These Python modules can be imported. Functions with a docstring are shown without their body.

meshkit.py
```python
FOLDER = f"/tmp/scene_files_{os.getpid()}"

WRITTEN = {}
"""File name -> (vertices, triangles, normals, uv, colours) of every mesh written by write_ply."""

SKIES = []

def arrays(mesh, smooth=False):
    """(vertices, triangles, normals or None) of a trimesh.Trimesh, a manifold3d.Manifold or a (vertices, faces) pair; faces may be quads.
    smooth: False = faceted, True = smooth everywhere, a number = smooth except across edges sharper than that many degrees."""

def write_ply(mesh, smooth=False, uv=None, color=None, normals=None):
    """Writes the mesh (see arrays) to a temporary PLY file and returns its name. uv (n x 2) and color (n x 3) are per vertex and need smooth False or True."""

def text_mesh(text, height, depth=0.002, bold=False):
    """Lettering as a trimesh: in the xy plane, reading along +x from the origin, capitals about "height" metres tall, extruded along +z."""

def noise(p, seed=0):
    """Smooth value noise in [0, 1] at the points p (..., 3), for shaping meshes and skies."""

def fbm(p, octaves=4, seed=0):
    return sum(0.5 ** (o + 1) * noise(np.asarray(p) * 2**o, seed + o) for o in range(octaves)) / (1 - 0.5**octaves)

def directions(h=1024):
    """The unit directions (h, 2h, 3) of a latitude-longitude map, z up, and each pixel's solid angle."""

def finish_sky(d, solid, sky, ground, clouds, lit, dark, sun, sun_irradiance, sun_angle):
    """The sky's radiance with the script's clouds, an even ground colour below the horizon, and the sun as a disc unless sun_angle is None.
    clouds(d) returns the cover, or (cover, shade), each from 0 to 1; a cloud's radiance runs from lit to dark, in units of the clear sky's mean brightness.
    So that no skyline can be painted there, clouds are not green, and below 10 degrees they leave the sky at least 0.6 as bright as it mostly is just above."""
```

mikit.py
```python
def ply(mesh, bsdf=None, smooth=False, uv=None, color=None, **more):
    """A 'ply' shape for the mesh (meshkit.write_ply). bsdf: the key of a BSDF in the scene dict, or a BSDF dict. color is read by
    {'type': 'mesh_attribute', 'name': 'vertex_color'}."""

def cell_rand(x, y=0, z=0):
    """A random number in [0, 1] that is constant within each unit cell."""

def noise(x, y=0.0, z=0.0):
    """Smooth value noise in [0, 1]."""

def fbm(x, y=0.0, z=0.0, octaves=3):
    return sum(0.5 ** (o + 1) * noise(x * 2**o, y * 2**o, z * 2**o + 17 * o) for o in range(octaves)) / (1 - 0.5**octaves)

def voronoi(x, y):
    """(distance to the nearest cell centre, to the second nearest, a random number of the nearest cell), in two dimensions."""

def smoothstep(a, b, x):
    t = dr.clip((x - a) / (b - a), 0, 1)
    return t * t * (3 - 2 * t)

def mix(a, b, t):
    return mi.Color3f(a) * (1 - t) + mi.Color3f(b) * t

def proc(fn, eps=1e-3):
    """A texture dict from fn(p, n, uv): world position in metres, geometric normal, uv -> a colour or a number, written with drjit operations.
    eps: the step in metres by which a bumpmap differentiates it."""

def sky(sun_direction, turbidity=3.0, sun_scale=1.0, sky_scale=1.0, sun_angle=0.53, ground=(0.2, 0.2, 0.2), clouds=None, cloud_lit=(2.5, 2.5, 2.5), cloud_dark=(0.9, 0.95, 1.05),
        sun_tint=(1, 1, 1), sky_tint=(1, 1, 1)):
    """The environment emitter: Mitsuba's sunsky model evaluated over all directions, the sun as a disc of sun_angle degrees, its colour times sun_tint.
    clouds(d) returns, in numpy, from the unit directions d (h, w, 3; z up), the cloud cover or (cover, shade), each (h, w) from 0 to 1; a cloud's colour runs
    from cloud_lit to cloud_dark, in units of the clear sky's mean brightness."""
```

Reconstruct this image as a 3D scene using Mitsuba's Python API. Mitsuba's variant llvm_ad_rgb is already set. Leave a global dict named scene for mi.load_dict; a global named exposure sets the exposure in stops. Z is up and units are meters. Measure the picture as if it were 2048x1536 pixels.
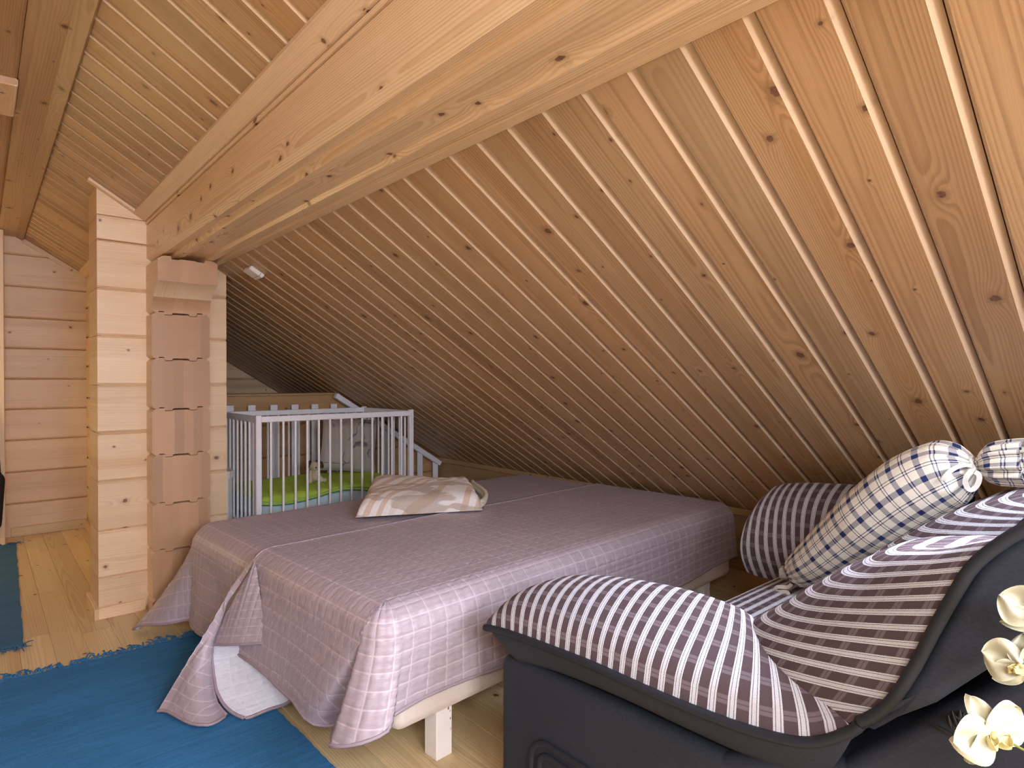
import math, random
import numpy as np, trimesh, manifold3d as m3
import shapely.geometry as sg
import drjit as dr
import mitsuba as mi
import mikit
from mikit import noise, fbm, cell_rand, smoothstep, mix
import meshkit

# ------------------------------------------------------------------ camera, light, exposure
HC = 1.15                                   # lens height above the floor
FPX, YAW, PITCH = 1223.3, -0.71706, -0.0077  # focal length in pixels of the 2048 frame
FWD = np.array([math.cos(YAW) * math.cos(PITCH), math.sin(YAW) * math.cos(PITCH), math.sin(PITCH)])
RIGHT = np.array([math.sin(YAW), -math.cos(YAW), 0.0])
UP = np.cross(RIGHT, FWD)
CAM = np.array([0.0, 0.0, HC])
scene, labels = {}, {}
scene['camera'] = {'type': 'perspective', 'fov': math.degrees(2 * math.atan(1024 / FPX)), 'fov_axis': 'x', 'near_clip': 0.02, 'far_clip': 60.0,
                   'to_world': mi.ScalarTransform4f().look_at(origin=CAM.tolist(), target=(CAM + FWD).tolist(), up=[0, 0, 1])}
exposure = 0.35
DAY = [46.0, 48.0, 55.0]                     # daylit panes of the gable window behind the camera
SKYL = [22.0, 22.3, 23.8]                    # daylit pane of the roof window in the other slope
ROOFW = [20.0, 21.6, 26.5]                   # daylit pane of the roof window in the near slope, above the sofa's end


def ray(u, v):
    return FWD + RIGHT * (u - 1024) / FPX - UP * (v - 768) / FPX


def atz(u, v, z):
    d = ray(u, v); return CAM + d * (z - HC) / d[2]


def aty(u, v, y):
    d = ray(u, v); return CAM + d * y / d[1]


def atx(u, v, x):
    d = ray(u, v); return CAM + d * x / d[0]


# ------------------------------------------------------------------ keys, labels, meshes
def numbered(key):
    if key not in USED:
        USED.add(key); return key
    k = 1
    while f'{key}_{k:03d}' in USED:
        k += 1
    USED.add(f'{key}_{k:03d}'); return f'{key}_{k:03d}'


USED = set()


def thing(name, label=None, cat=None, group=None, kind=None):
    key = numbered(name)
    d = {}
    if label: d['label'] = label
    if cat: d['category'] = cat
    if group: d['group'] = group
    if kind: d['kind'] = kind
    labels[key] = d
    return key


def put(key, mesh, bsdf, smooth=False, uv=None, **more):
    if isinstance(mesh, tuple) and len(mesh) == 3:
        mesh, uv = (mesh[0], mesh[1]), mesh[2]
    scene[key] = mikit.ply(mesh, bsdf, smooth=smooth, uv=uv, **more)
    return key


def part(parent, name, mesh, bsdf, smooth=False, uv=None, label=None, kind=None):
    key = numbered(parent + '__' + name)
    put(key, mesh, bsdf, smooth, uv)
    d = {}
    if label: d['label'] = label
    if kind: d['kind'] = kind
    if d: labels[key] = d
    return key


def prism(poly, lo, hi, axis):
    """Polygon (list of 2D points) extruded from lo to hi. axis 'x': poly=(y,z); 'y': poly=(x,z); 'z': poly=(x,y)."""
    m = trimesh.creation.extrude_polygon(sg.Polygon(poly), hi - lo, engine='earcut')
    v = m.vertices.copy()
    a, b, h = v[:, 0], v[:, 1], v[:, 2] + lo
    if axis == 'x': w = np.stack([h, a, b], 1)
    elif axis == 'y': w = np.stack([a, h, b], 1)
    else: w = np.stack([a, b, h], 1)
    m = trimesh.Trimesh(w, m.faces, process=False)
    if m.volume < 0: m.invert()
    return m


def box(lo, hi, ch=0.0):
    lo, hi = np.minimum(lo, hi).astype(float), np.maximum(lo, hi).astype(float)
    if ch <= 0:
        return trimesh.creation.box(bounds=[lo, hi])
    pts = []
    for s in np.ndindex(2, 2, 2):
        c = np.where(np.array(s) == 1, hi, lo); sg_ = np.where(np.array(s) == 1, -1, 1)
        for k in range(3):
            p = c + sg_ * ch; p[k] = c[k]; pts.append(p)
    return trimesh.convex.convex_hull(np.array(pts))


def place(mesh, m):
    mesh = mesh.copy(); mesh.apply_transform(m); return mesh


def rotz(a, loc=(0, 0, 0)):
    m = np.eye(4); c, s = math.cos(a), math.sin(a)
    m[:2, :2] = [[c, -s], [s, c]]; m[:3, 3] = loc
    return m


def axes(origin, X, Y, Z):
    m = np.eye(4); m[:3, 0], m[:3, 1], m[:3, 2], m[:3, 3] = X, Y, Z, origin
    return m


RW = np.random.default_rng(5)


def wood(mesh, along, ident=None, endgrain=True, planed=None):
    """(vertices, faces, uv): uv in metres along and across the grain; each piece draws its own stretch of timber."""
    along = np.asarray(along, float) / np.linalg.norm(along)
    v, f = np.array(mesh.vertices), np.array(mesh.faces)
    n = np.cross(v[f[:, 1]] - v[f[:, 0]], v[f[:, 2]] - v[f[:, 0]])
    n /= np.linalg.norm(n, axis=1, keepdims=True) + 1e-30
    tri = v[f]
    c = v.mean(0)
    ident = int(RW.integers(0, 60)) if ident is None else ident
    off = float(RW.random() * 40)
    across = np.cross(n, along)
    ln = np.linalg.norm(across, axis=1, keepdims=True)
    end = (np.abs(n @ along) > 0.75)
    alt = np.cross(along, [0, 0, 1.0]) if abs(along[2]) < .9 else np.array([1.0, 0, 0])
    alt /= np.linalg.norm(alt)
    alt = np.cross(along, alt)                 # upright on an end face
    across = np.where(ln > 0.3, across / np.maximum(ln, 1e-9), alt)
    # a steady sign for the across direction
    sgn = np.sign(across @ np.array([0.31, 0.87, 0.38])); sgn[sgn == 0] = 1
    across *= sgn[:, None]
    uu = np.einsum('fki,i->fk', tri - c, along) + off
    vv = np.einsum('fki,fi->fk', tri - c, across)
    if endgrain:
        e2 = np.cross(along, alt)
        uu = np.where(end[:, None], 1000 + np.einsum('fki,i->fk', tri - c, e2) + off, uu)
    if planed is not None:                     # planed groove faces: less aged pale wood, plus window brightness put into the colour
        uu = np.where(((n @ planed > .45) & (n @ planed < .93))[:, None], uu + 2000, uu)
    vv = vv + 4 * ident
    V = tri.reshape(-1, 3); F = np.arange(len(V)).reshape(-1, 3)
    return (V, F, np.stack([uu.ravel(), vv.ravel()], 1))


def grid(P, uv=None, flip=False, close_u=False):
    """Mesh of a grid of points (n, m, 3)."""
    n, m = P.shape[:2]
    idx = np.arange(n * m).reshape(n, m)
    if close_u: idx = np.vstack([idx, idx[:1]])
    a, b, c, d = idx[:-1, :-1].ravel(), idx[1:, :-1].ravel(), idx[1:, 1:].ravel(), idx[:-1, 1:].ravel()
    f = np.vstack([np.stack([a, b, c], 1), np.stack([a, c, d], 1)])
    if flip: f = f[:, ::-1]
    return (P.reshape(-1, 3), f, None if uv is None else uv.reshape(-1, 2))


def join(meshes):
    out = [m if isinstance(m, trimesh.Trimesh) else trimesh.Trimesh(m[0], m[1], process=False) for m in meshes]
    return trimesh.util.concatenate(out)


def normals_of(P):
    du, dv = np.gradient(P, axis=0), np.gradient(P, axis=1)
    n = np.cross(du, dv)
    return n / (np.linalg.norm(n, axis=2, keepdims=True) + 1e-12)


def curve(pts, t):
    """Catmull-Rom through pts at t in [0, 1] (chord-length parameter)."""
    from scipy.interpolate import PchipInterpolator, CubicSpline
    pts = np.asarray(pts, float)
    s = np.r_[0, np.cumsum(np.linalg.norm(np.diff(pts, axis=0), axis=1))]
    return CubicSpline(s / s[-1], pts)(t) if len(pts) > 3 else PchipInterpolator(s / s[-1], pts)(t)


def tube(pts, r, sides=8, cap=True):
    pts = np.asarray(pts, float); n = len(pts)
    r = np.broadcast_to(r, (n,))
    t = np.gradient(pts, axis=0); t /= np.linalg.norm(t, axis=1, keepdims=True)
    ref = np.array([0, 0, 1.0]) if abs(t[0][2]) < 0.9 else np.array([1.0, 0, 0])
    a0 = np.cross(t[0], ref); a0 /= np.linalg.norm(a0)
    rings = []
    for i in range(n):
        a0 = a0 - t[i] * (a0 @ t[i]); a0 /= np.linalg.norm(a0)
        b = np.cross(t[i], a0)
        th = np.arange(sides) * 2 * np.pi / sides
        rings.append(pts[i] + r[i] * (np.cos(th)[:, None] * a0 + np.sin(th)[:, None] * b))
    v = np.concatenate(rings + [pts[:1], pts[-1:]])
    f = []
    for i in range(n - 1):
        for k in range(sides):
            p, q = i * sides + k, i * sides + (k + 1) % sides
            f += [[p, q, q + sides], [p, q + sides, p + sides]]
    if cap:
        for k in range(sides):
            f += [[n * sides, (k + 1) % sides, k], [n * sides + 1, (n - 1) * sides + k, (n - 1) * sides + (k + 1) % sides]]
    return trimesh.Trimesh(v, np.array(f), process=False)


def ball(c, r, sub=3):
    m = trimesh.creation.icosphere(subdivisions=sub)
    m.apply_scale(r); m.apply_translation(c); return m


# ------------------------------------------------------------------ materials
def lin(r, g, b):
    f = lambda c: c / 12.92 if c <= 0.04045 else ((c + 0.055) / 1.055) ** 2.4
    return [f(r / 255), f(g / 255), f(b / 255)]


def timber(light, dark, knot, spacing, knots, tint, pale=None, late_amt=0.55, kspan=0.12, krad=(0.0025, 0.0085), klen=0.27, fresh_lit=(.56, .42, .285), heart=.45):
    """Colour of sawn softwood: growth rings cut lengthwise, knots the rings flow round, fibres, and a tone of its own for every piece."""
    pale = pale or light

    def fn(p, n, uv):
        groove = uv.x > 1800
        end = (uv.x > 500) & ~groove
        u = dr.select(groove, uv.x - 2000, dr.select(end, uv.x - 1000, uv.x))
        ident = dr.floor((uv.y + 2) / 4)
        v = uv.y - 4 * ident
        r1, r2, r3 = cell_rand(ident, 11), cell_rand(ident, 12), cell_rand(ident, 13)
        L = klen
        c = dr.floor(u / L)
        best, rise, side = mi.Float(99), mi.Float(0), mi.Float(0)
        for k in (-1, 0, 1):
            cc = c + k
            ku = (cc + 0.1 + 0.8 * cell_rand(cc, ident, 1)) * L
            kv = (cell_rand(cc, ident, 2) - 0.5) * kspan
            on = cell_rand(cc, ident, 4) < knots
            q = cell_rand(cc, ident, 5)
            rad = krad[0] + krad[1] * q * q * q
            wob = 0.75 + 0.5 * noise(u * 160, v * 160, cc)
            du, dv = (u - ku) / (1.0 + 0.6 * cell_rand(cc, ident, 6)), v - kv
            d = dr.select(on, dr.sqrt(du * du + dv * dv) / rad * wob, 99)
            d2 = dr.select(on, dr.sqrt(dr.square(du * 0.45) + dv * dv) / rad, 99)
            rise += rad * 1.5 * dr.exp(-dr.square(d2 / 2.4))
            best = dr.minimum(best, d)
        h = 0.006 + 0.035 * r1 + 0.03 * noise(u * 0.9, ident * 7.3)
        vc = (r2 - 0.5) * 0.11 + 0.05 * (noise(u * 0.6, ident * 3.1 + 50.0) - 0.5)
        R = dr.sqrt(dr.square(v - vc) + h * h) + rise + 0.004 * fbm(u * 4, v * 25, ident * 1.7)
        ring = R / (spacing * (0.7 + 0.7 * r3))
        s = ring - dr.floor(ring)
        late = smoothstep(0.25, 0.8, s) * (1 - smoothstep(0.86, 1.0, s))
        late *= 0.55 + 0.45 * cell_rand(dr.floor(ring), ident)
        fibre = noise(u * 9, v * 650, ident)
        broad = fbm(u * 1.3, v * 14, ident * 5.1)
        t = late_amt * late + 0.25 * (fibre - 0.5) + 0.75 * (broad - 0.5)
        col = mix(light, dark, dr.clip(t + 0.12, 0, 1))
        col = mix(col, mi.Color3f(pale), dr.clip(0.8 * (0.5 - broad) + 0.5 * (r3 - 0.5), 0, 0.6))
        core_w = (1 - smoothstep(.022, .034, R + .012 * (fbm(u * 2.5, v * 12, ident * 2.3) - .5) + .03 * (cell_rand(ident, 31) - .45)))
        col = mix(col, col * mi.Color3f(.84, .68, .52), heart * core_w)
        col *= 1 + tint * (cell_rand(ident, 21) - 0.5)
        col = mi.Color3f(col.x, col.y * (1 + 0.35 * tint * (cell_rand(ident, 22) - 0.5)), col.z * (1 + 0.6 * tint * (cell_rand(ident, 22) - 0.5)))
        col = mix(col, mi.Color3f(dark) * 0.8, 0.5 * (1 - smoothstep(1.0, 2.6, best)))
        core = 1 - smoothstep(0.75, 1.1, best)
        col = mix(col, mi.Color3f(knot) * (0.7 + 0.8 * noise(u * 420, v * 420)), core)
        col = dr.select(groove, mix(col, mi.Color3f(fresh_lit), .68), col)  # paler groove wood, lightened past its own tone to paint lit bevels
        # end grain: darker, arcs of rings from the pith
        er = dr.sqrt(dr.square(u - dr.floor(u) - 0.5) + dr.square(v + 0.09)) / 0.0042
        es = er - dr.floor(er)
        lam = cell_rand(dr.floor(u / 0.043), ident, 8)
        ecol = mix(mi.Color3f(light) * mi.Color3f(0.62, 0.5, 0.45), mi.Color3f(dark) * mi.Color3f(0.75, 0.68, 0.68), 0.25 + 0.2 * smoothstep(0.3, 0.9, es) + 0.5 * (fbm(u * 9, v * 9, ident) - 0.4))
        ecol *= 0.88 + 0.3 * lam
        return dr.select(end, ecol, col)

    return fn


def principled(color, rough=0.5, spec=0.4, **k):
    base = mikit.proc(color) if callable(color) else {'type': 'rgb', 'value': color}
    return {'type': 'twosided', 'b': {'type': 'principled', 'base_color': base, 'roughness': rough, 'specular': spec, **k}}


def relief(klen, kspan, krad, depth):
    """Height of planed timber in metres: the wood swells a little round each knot and ripples along the grain."""

    def fn(p, n, uv):
        u = dr.select(uv.x > 1800, uv.x - 2000, dr.select(uv.x > 500, uv.x - 1000, uv.x))
        ident = dr.floor((uv.y + 2) / 4)
        v = uv.y - 4 * ident
        c = dr.floor(u / klen)
        h = mi.Float(0)
        for k in (-1, 0, 1):
            cc = c + k
            ku = (cc + 0.1 + 0.8 * cell_rand(cc, ident, 1)) * klen
            kv = (cell_rand(cc, ident, 2) - 0.5) * kspan
            q = cell_rand(cc, ident, 5)
            rad = krad[0] + krad[1] * q * q * q
            h += dr.exp(-(dr.square((u - ku) / 1.3) + dr.square(v - kv)) / dr.square(3.2 * rad))
        return depth * (h + 1.1 * noise(u * 11, v * 16, ident))

    return fn


def bumped(bsdf, height):
    b = bsdf['b']
    return {'type': 'twosided', 'b': {'type': 'bumpmap', 'scale': 1.0, 'arbitrary': mikit.proc(height, 2e-3), 'bsdf': b}}


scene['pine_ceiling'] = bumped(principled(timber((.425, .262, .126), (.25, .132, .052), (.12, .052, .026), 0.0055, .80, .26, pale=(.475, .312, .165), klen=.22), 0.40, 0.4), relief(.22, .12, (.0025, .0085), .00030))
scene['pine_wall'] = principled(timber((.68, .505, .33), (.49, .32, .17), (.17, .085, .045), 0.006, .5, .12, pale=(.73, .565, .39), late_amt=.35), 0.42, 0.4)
scene['pine_beam'] = bumped(principled(timber((.70, .52, .325), (.50, .315, .155), (.17, .080, .040), 0.0065, .95, .06, pale=(.74, .57, .38), late_amt=.65, kspan=.17, krad=(.0065, .009), klen=.19, heart=.2), 0.32, 0.45), relief(.19, .17, (.0065, .009), .0007))
scene['pine_floor'] = principled(timber((.62, .49, .275), (.47, .335, .16), (.13, .060, .025), 0.007, .5, .18, pale=(.68, .52, .29)), 0.36, 0.45)


def quilt_color(base, thread):
    def fn(p, n, uv):
        a = dr.abs(uv.x / QA - dr.floor(uv.x / QA + 0.5)) * QA
        b = dr.abs(uv.y / QB - dr.floor(uv.y / QB + 0.5)) * QB
        line = 1 - smoothstep(0.0010, 0.0030, dr.minimum(a, b))
        c = mi.Color3f(base) * (0.92 + 0.16 * noise(uv.x * 900, uv.y * 90)) * (0.95 + 0.1 * fbm(uv.x * 7, uv.y * 7))
        return mix(c, mi.Color3f(thread), 0.8 * line)
    return fn


QA, QB = 0.042, 0.060           # quilting lines across and along the bed
scene['mauve_satin'] = principled(quilt_color((.355, .298, .335), (.50, .43, .47)), 0.42, 0.4, sheen=0.4)
scene['lining_cloth'] = principled(quilt_color((.62, .66, .74), (.70, .73, .78)), 0.8, 0.2)
scene['hem_binding'] = principled([.31, .25, .285], 0.5, 0.3)


def woven(base, amp=0.25, f=900, blotch=0.12):
    def fn(p, n, uv):
        w = 0.5 * noise(p.x * f, p.y * f, p.z * f) + 0.5 * noise(p.x * f * .4, p.y * f * .4, p.z * f * .4)
        return mi.Color3f(base) * (1 + amp * (w - 0.5)) * (1 + blotch * 2 * (fbm(p.x * 6, p.y * 6, p.z * 6) - 0.5))
    return fn


scene['charcoal_fabric'] = principled(woven((.017, .021, .030), .5, 700, .2), 0.7, 0.3, sheen=0.25)
scene['charcoal_piping'] = principled([.013, .016, .022], 0.6, 0.35)
scene['bed_base_cloth'] = principled(woven((.58, .51, .45), .12, 800, .06), 0.75, 0.2)


def chipped(p, n, uv):
    chip = smoothstep(.70, .74, noise(p.x * 130, p.y * 130, p.z * 90)) * smoothstep(.52, .6, noise(p.x * 22, p.y * 22, p.z * 14))
    return mix(mi.Color3f(.74, .71, .67), mi.Color3f(.30, .16, .08), chip)


scene['chipped_white'] = principled(chipped, 0.45, 0.4)
scene['white_paint'] = principled([.76, .77, .82], 0.4, 0.4)
scene['white_plastic'] = principled([.70, .69, .66], 0.35, 0.5)
scene['black_cloth'] = principled([.012, .011, .012], 0.6, 0.3)


def stripes(p, n, uv):
    P = 0.034
    x = uv.y / P
    x = x - dr.floor(x)                        # brown band then white band with two navy pin lines
    brown = mi.Color3f(.080, .058, .066)
    white = mi.Color3f(.53, .55, .595)
    navy = mi.Color3f(.05, .06, .12)
    w = smoothstep(.555, .575, x) * (1 - smoothstep(.98, 1.0, x))
    pin = (1 - smoothstep(.012, .024, dr.abs(x - .675))) + (1 - smoothstep(.012, .024, dr.abs(x - .885)))
    c = mix(brown, white, w)
    c = mix(c, navy, dr.clip(pin, 0, 1) * .8)
    y = uv.x / 0.052
    y = y - dr.floor(y)
    cross = smoothstep(.42, .45, y) * (1 - smoothstep(.72, .75, y)) * (1 - .75 * (smoothstep(.56, .57, y) * (1 - smoothstep(.60, .61, y))))
    c = mix(c, mi.Color3f(.22, .19, .22), .5 * cross * (1 - w))
    return c * (0.93 + 0.14 * noise(uv.x * 1500, uv.y * 300))


scene['striped_cotton'] = principled(stripes, 0.8, 0.15, sheen=0.3)


def plaid(p, n, uv):
    def bars(t):
        t = t / 0.070; t = t - dr.floor(t)
        thick = smoothstep(.0, .015, t) * (1 - smoothstep(.21, .225, t))
        pin = lambda c: smoothstep(c - .025, c - .015, t) * (1 - smoothstep(c + .015, c + .025, t))
        return dr.maximum(thick * .85, dr.maximum(pin(.56), pin(.67)) * .95)
    a, b = bars(uv.x), bars(uv.y)
    k = dr.clip(0.62 * (a + b), 0, 1)
    c = mix(mi.Color3f(.68, .63, .52), mi.Color3f(.018, .026, .085), smoothstep(0.0, .95, k))
    return c * (0.92 + 0.16 * noise(uv.x * 1300, uv.y * 1300))


scene['blue_plaid'] = principled(plaid, 0.85, 0.15)
scene['cream_tape'] = principled([.62, .60, .54], 0.8, 0.2)


def rug_col(base):
    def fn(p, n, uv):
        weft = noise(p.x * 260, p.y * 14, 3.0)
        speck = noise(p.x * 420, p.y * 420, 1.0)
        band = fbm(p.x * 9, p.y * 1.3, 2.0)
        return mi.Color3f(base) * (0.72 + 0.28 * weft + 0.22 * speck) * (0.86 + 0.28 * band)
    return fn


scene['blue_rug'] = principled(rug_col((.036, .150, .315)), 0.92, 0.1)
scene['slate_rug'] = principled(rug_col((.050, .125, .215)), 0.92, 0.1)
scene['green_fleece'] = principled(woven((.30, .43, .055), .3, 500, .2), 0.9, 0.1, sheen=.5)
scene['pale_blue_sheet'] = principled(woven((.42, .55, .60), .1, 600, .05), 0.85, 0.15)
scene['teal_hem'] = principled([.05, .16, .16], 0.8, 0.1)


def print_cloth(p, n, uv):
    q = fbm(uv.x * 9, uv.y * 9, 4.0)
    w = dr.abs(noise(uv.x * 11 + 3 * q, uv.y * 17, 2.0) - .5)
    on = smoothstep(.36, .46, noise(uv.x * 9, uv.y * 9, 9.0))
    line = (1 - smoothstep(.02, .07, w)) * on
    return mix(mi.Color3f(.42, .385, .345) * (.9 + .2 * q), mi.Color3f(.085, .085, .095), .85 * line)


scene['printed_pillowcase'] = principled(print_cloth, 0.85, 0.1)


def towel_col(p, n, uv):
    lean = uv.x * 11.5 - uv.y * 7 + 1.6 * noise(uv.x * 5, uv.y * 3, 3.0)
    band = lean - dr.floor(lean)
    tan = smoothstep(.42, .47, band) * (1 - smoothstep(.90, .95, band)) * smoothstep(.15, .25, noise(dr.floor(lean) * 3.7, 1.0))
    wisp = smoothstep(.52, .60, fbm(uv.x * 7 + uv.y * 5, uv.y * 22, 8.0))
    c = mix(mi.Color3f(.66, .63, .605), mi.Color3f(.53, .415, .335), tan)          # one printed cloth, tan brush strokes and brown wisps
    c = mix(c, mi.Color3f(.36, .285, .235), .7 * wisp)
    return c * (.9 + .2 * noise(uv.x * 600, uv.y * 600))


scene['fleece_print'] = principled(towel_col, 0.9, 0.1, sheen=.4)
scene['fleece_edge'] = principled([.52, .49, .38], 0.9, 0.1)
scene['cream_plush'] = principled(woven((.55, .48, .35), .3, 500, .1), 0.95, 0.05, sheen=.6)
scene['brown_plush'] = principled(woven((.085, .040, .022), .3, 500, .1), 0.95, 0.05, sheen=.3)
scene['black_bead'] = principled([.01, .01, .01], 0.2, 0.5)
scene['petal'] = principled(woven((.50, .50, .37), .06, 120, .08), 0.5, 0.3)
scene['petal_heart'] = principled([.62, .57, .28], 0.5, 0.3)
scene['leaf_green'] = principled([.06, .15, .03], 0.4, 0.4)
scene['stem_green'] = principled([.22, .26, .08], 0.5, 0.3)
scene['terracotta'] = principled([.45, .20, .11], 0.8, 0.2)
scene['plain_panel'] = principled([.50, .33, .18], 0.5, 0.3)

# ------------------------------------------------------------------ the room
TS = 0.6225                      # roof pitch
C0 = 2.3425                      # roof height at y = 0
XB, XF = 5.75, -1.7              # far gable and the gable behind the camera
def roof(y): return C0 + TS * y
SN = math.hypot(1, TS)
ALONG = np.array([0, -1, -TS]) / SN            # down the slope
RN = np.array([0, TS, -1]) / SN                # into the room
YR, YE = -0.215, -3.03                         # ridge board edge, eave

# ceiling: one tongue and groove board after another, each bevelled at both edges
thing('ceiling', 'sloping pine board ceiling running down to the low eave on the right', kind='structure')


def slope_board(x0, x1, ya, yb, th=0.016):
    w = x1 - x0
    b1, d1, b2, d2 = 0.017, 0.0140, 0.008, 0.0095
    prof = [(0.002, th), (0.002, d1), (b1, 0), (w - b2, 0), (w - 0.001, d2), (w - 0.001, th)]
    L = math.hypot(yb - ya, roof(yb) - roof(ya))
    m = trimesh.creation.extrude_polygon(sg.Polygon(prof), L, engine='earcut')
    v = m.vertices
    o = np.array([x0, ya, roof(ya)])
    w3 = o + v[:, :1] * np.array([1.0, 0, 0]) - v[:, 1:2] * RN + v[:, 2:3] * ALONG
    m = trimesh.Trimesh(w3, m.faces, process=False)
    if m.volume < 0: m.invert()
    return m


YB_MID = -0.78                                  # hidden above the beam
PL = 0.1196
WIN = (.38 - 9 * PL, .38 - 2 * PL, -1.78, -1.02)   # roof window opening: x from, x to, y low, y high
for k in range(-18, 46):
    x0 = 0.38 + PL * k
    if x0 < XF or x0 + PL > XB + .1: continue
    for ya, yb in (((YB_MID, WIN[3]), (WIN[2], YE)) if WIN[0] - .001 < x0 and x0 + PL < WIN[1] + .001 else ((YB_MID, YE),)):
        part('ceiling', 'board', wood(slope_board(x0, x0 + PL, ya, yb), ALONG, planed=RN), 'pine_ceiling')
PU = 0.1187
for k in range(-31, 33):
    x0 = 1.976 + PU * k
    if x0 < XF or x0 + PU > XB + .1: continue
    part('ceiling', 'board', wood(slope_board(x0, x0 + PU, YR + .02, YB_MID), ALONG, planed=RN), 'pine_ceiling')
for x0, x1, y0, y1 in ((XF - .1, WIN[0], .2, -3.4), (WIN[1], XB + .2, .2, -3.4), (WIN[0], WIN[1], .2, WIN[3]), (WIN[0], WIN[1], WIN[2], -3.4)):
    m = trimesh.Trimesh([[x0, y0, roof(y0) + .05], [x1, y0, roof(y0) + .05], [x1, y1, roof(y1) + .05], [x0, y1, roof(y1) + .05]], [[0, 2, 1], [0, 3, 2]], process=False)
    part('ceiling', 'underlay', m, 'plain_panel')

# ridge: a flat soffit of wide boards, a trim where it meets the slope, a small block
thing('trim_1', 'flat pine soffit boards and trim along the roof ridge at top left', kind='structure')
zr = roof(YR) - .02
part('trim_1', 'soffit_board', wood(prism([(-.232, zr), (-.112, zr), (-.108, zr + .006), (-.108, zr + .03), (-.232, zr + .03)], XF, XB, 'x'), [1, 0, 0]), 'pine_ceiling')
part('trim_1', 'soffit_board', wood(prism([(-.107, zr + .008), (-.098, zr + .001), (-.09, zr - .001), (.09, zr - .001), (.09, zr + .03), (-.107, zr + .03)], XF, XB, 'x'), [1, 0, 0]), 'pine_ceiling')
part('trim_1', 'soffit_backing', box([XF, -.2, zr + .028], [XB, .1, zr + .05]), 'plain_panel')
cr = [(-.214, roof(-.214) - .004), (-.255, roof(-.255) - .004), (-.247, roof(-.247) - .024), (-.206, roof(-.206) - .026)]
part('trim_1', 'ridge_trim', wood(prism(cr, XF, 2.93, 'x'), [1, 0, 0]), 'pine_ceiling')
part('trim_1', 'ridge_trim', wood(prism(cr, 2.932, XB, 'x'), [1, 0, 0]), 'pine_ceiling')
part('trim_1', 'ridge_block', wood(box([2.72, -.108, zr - .028], [3.05, .02, zr], .004), [1, 0, 0]), 'pine_wall')
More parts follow.
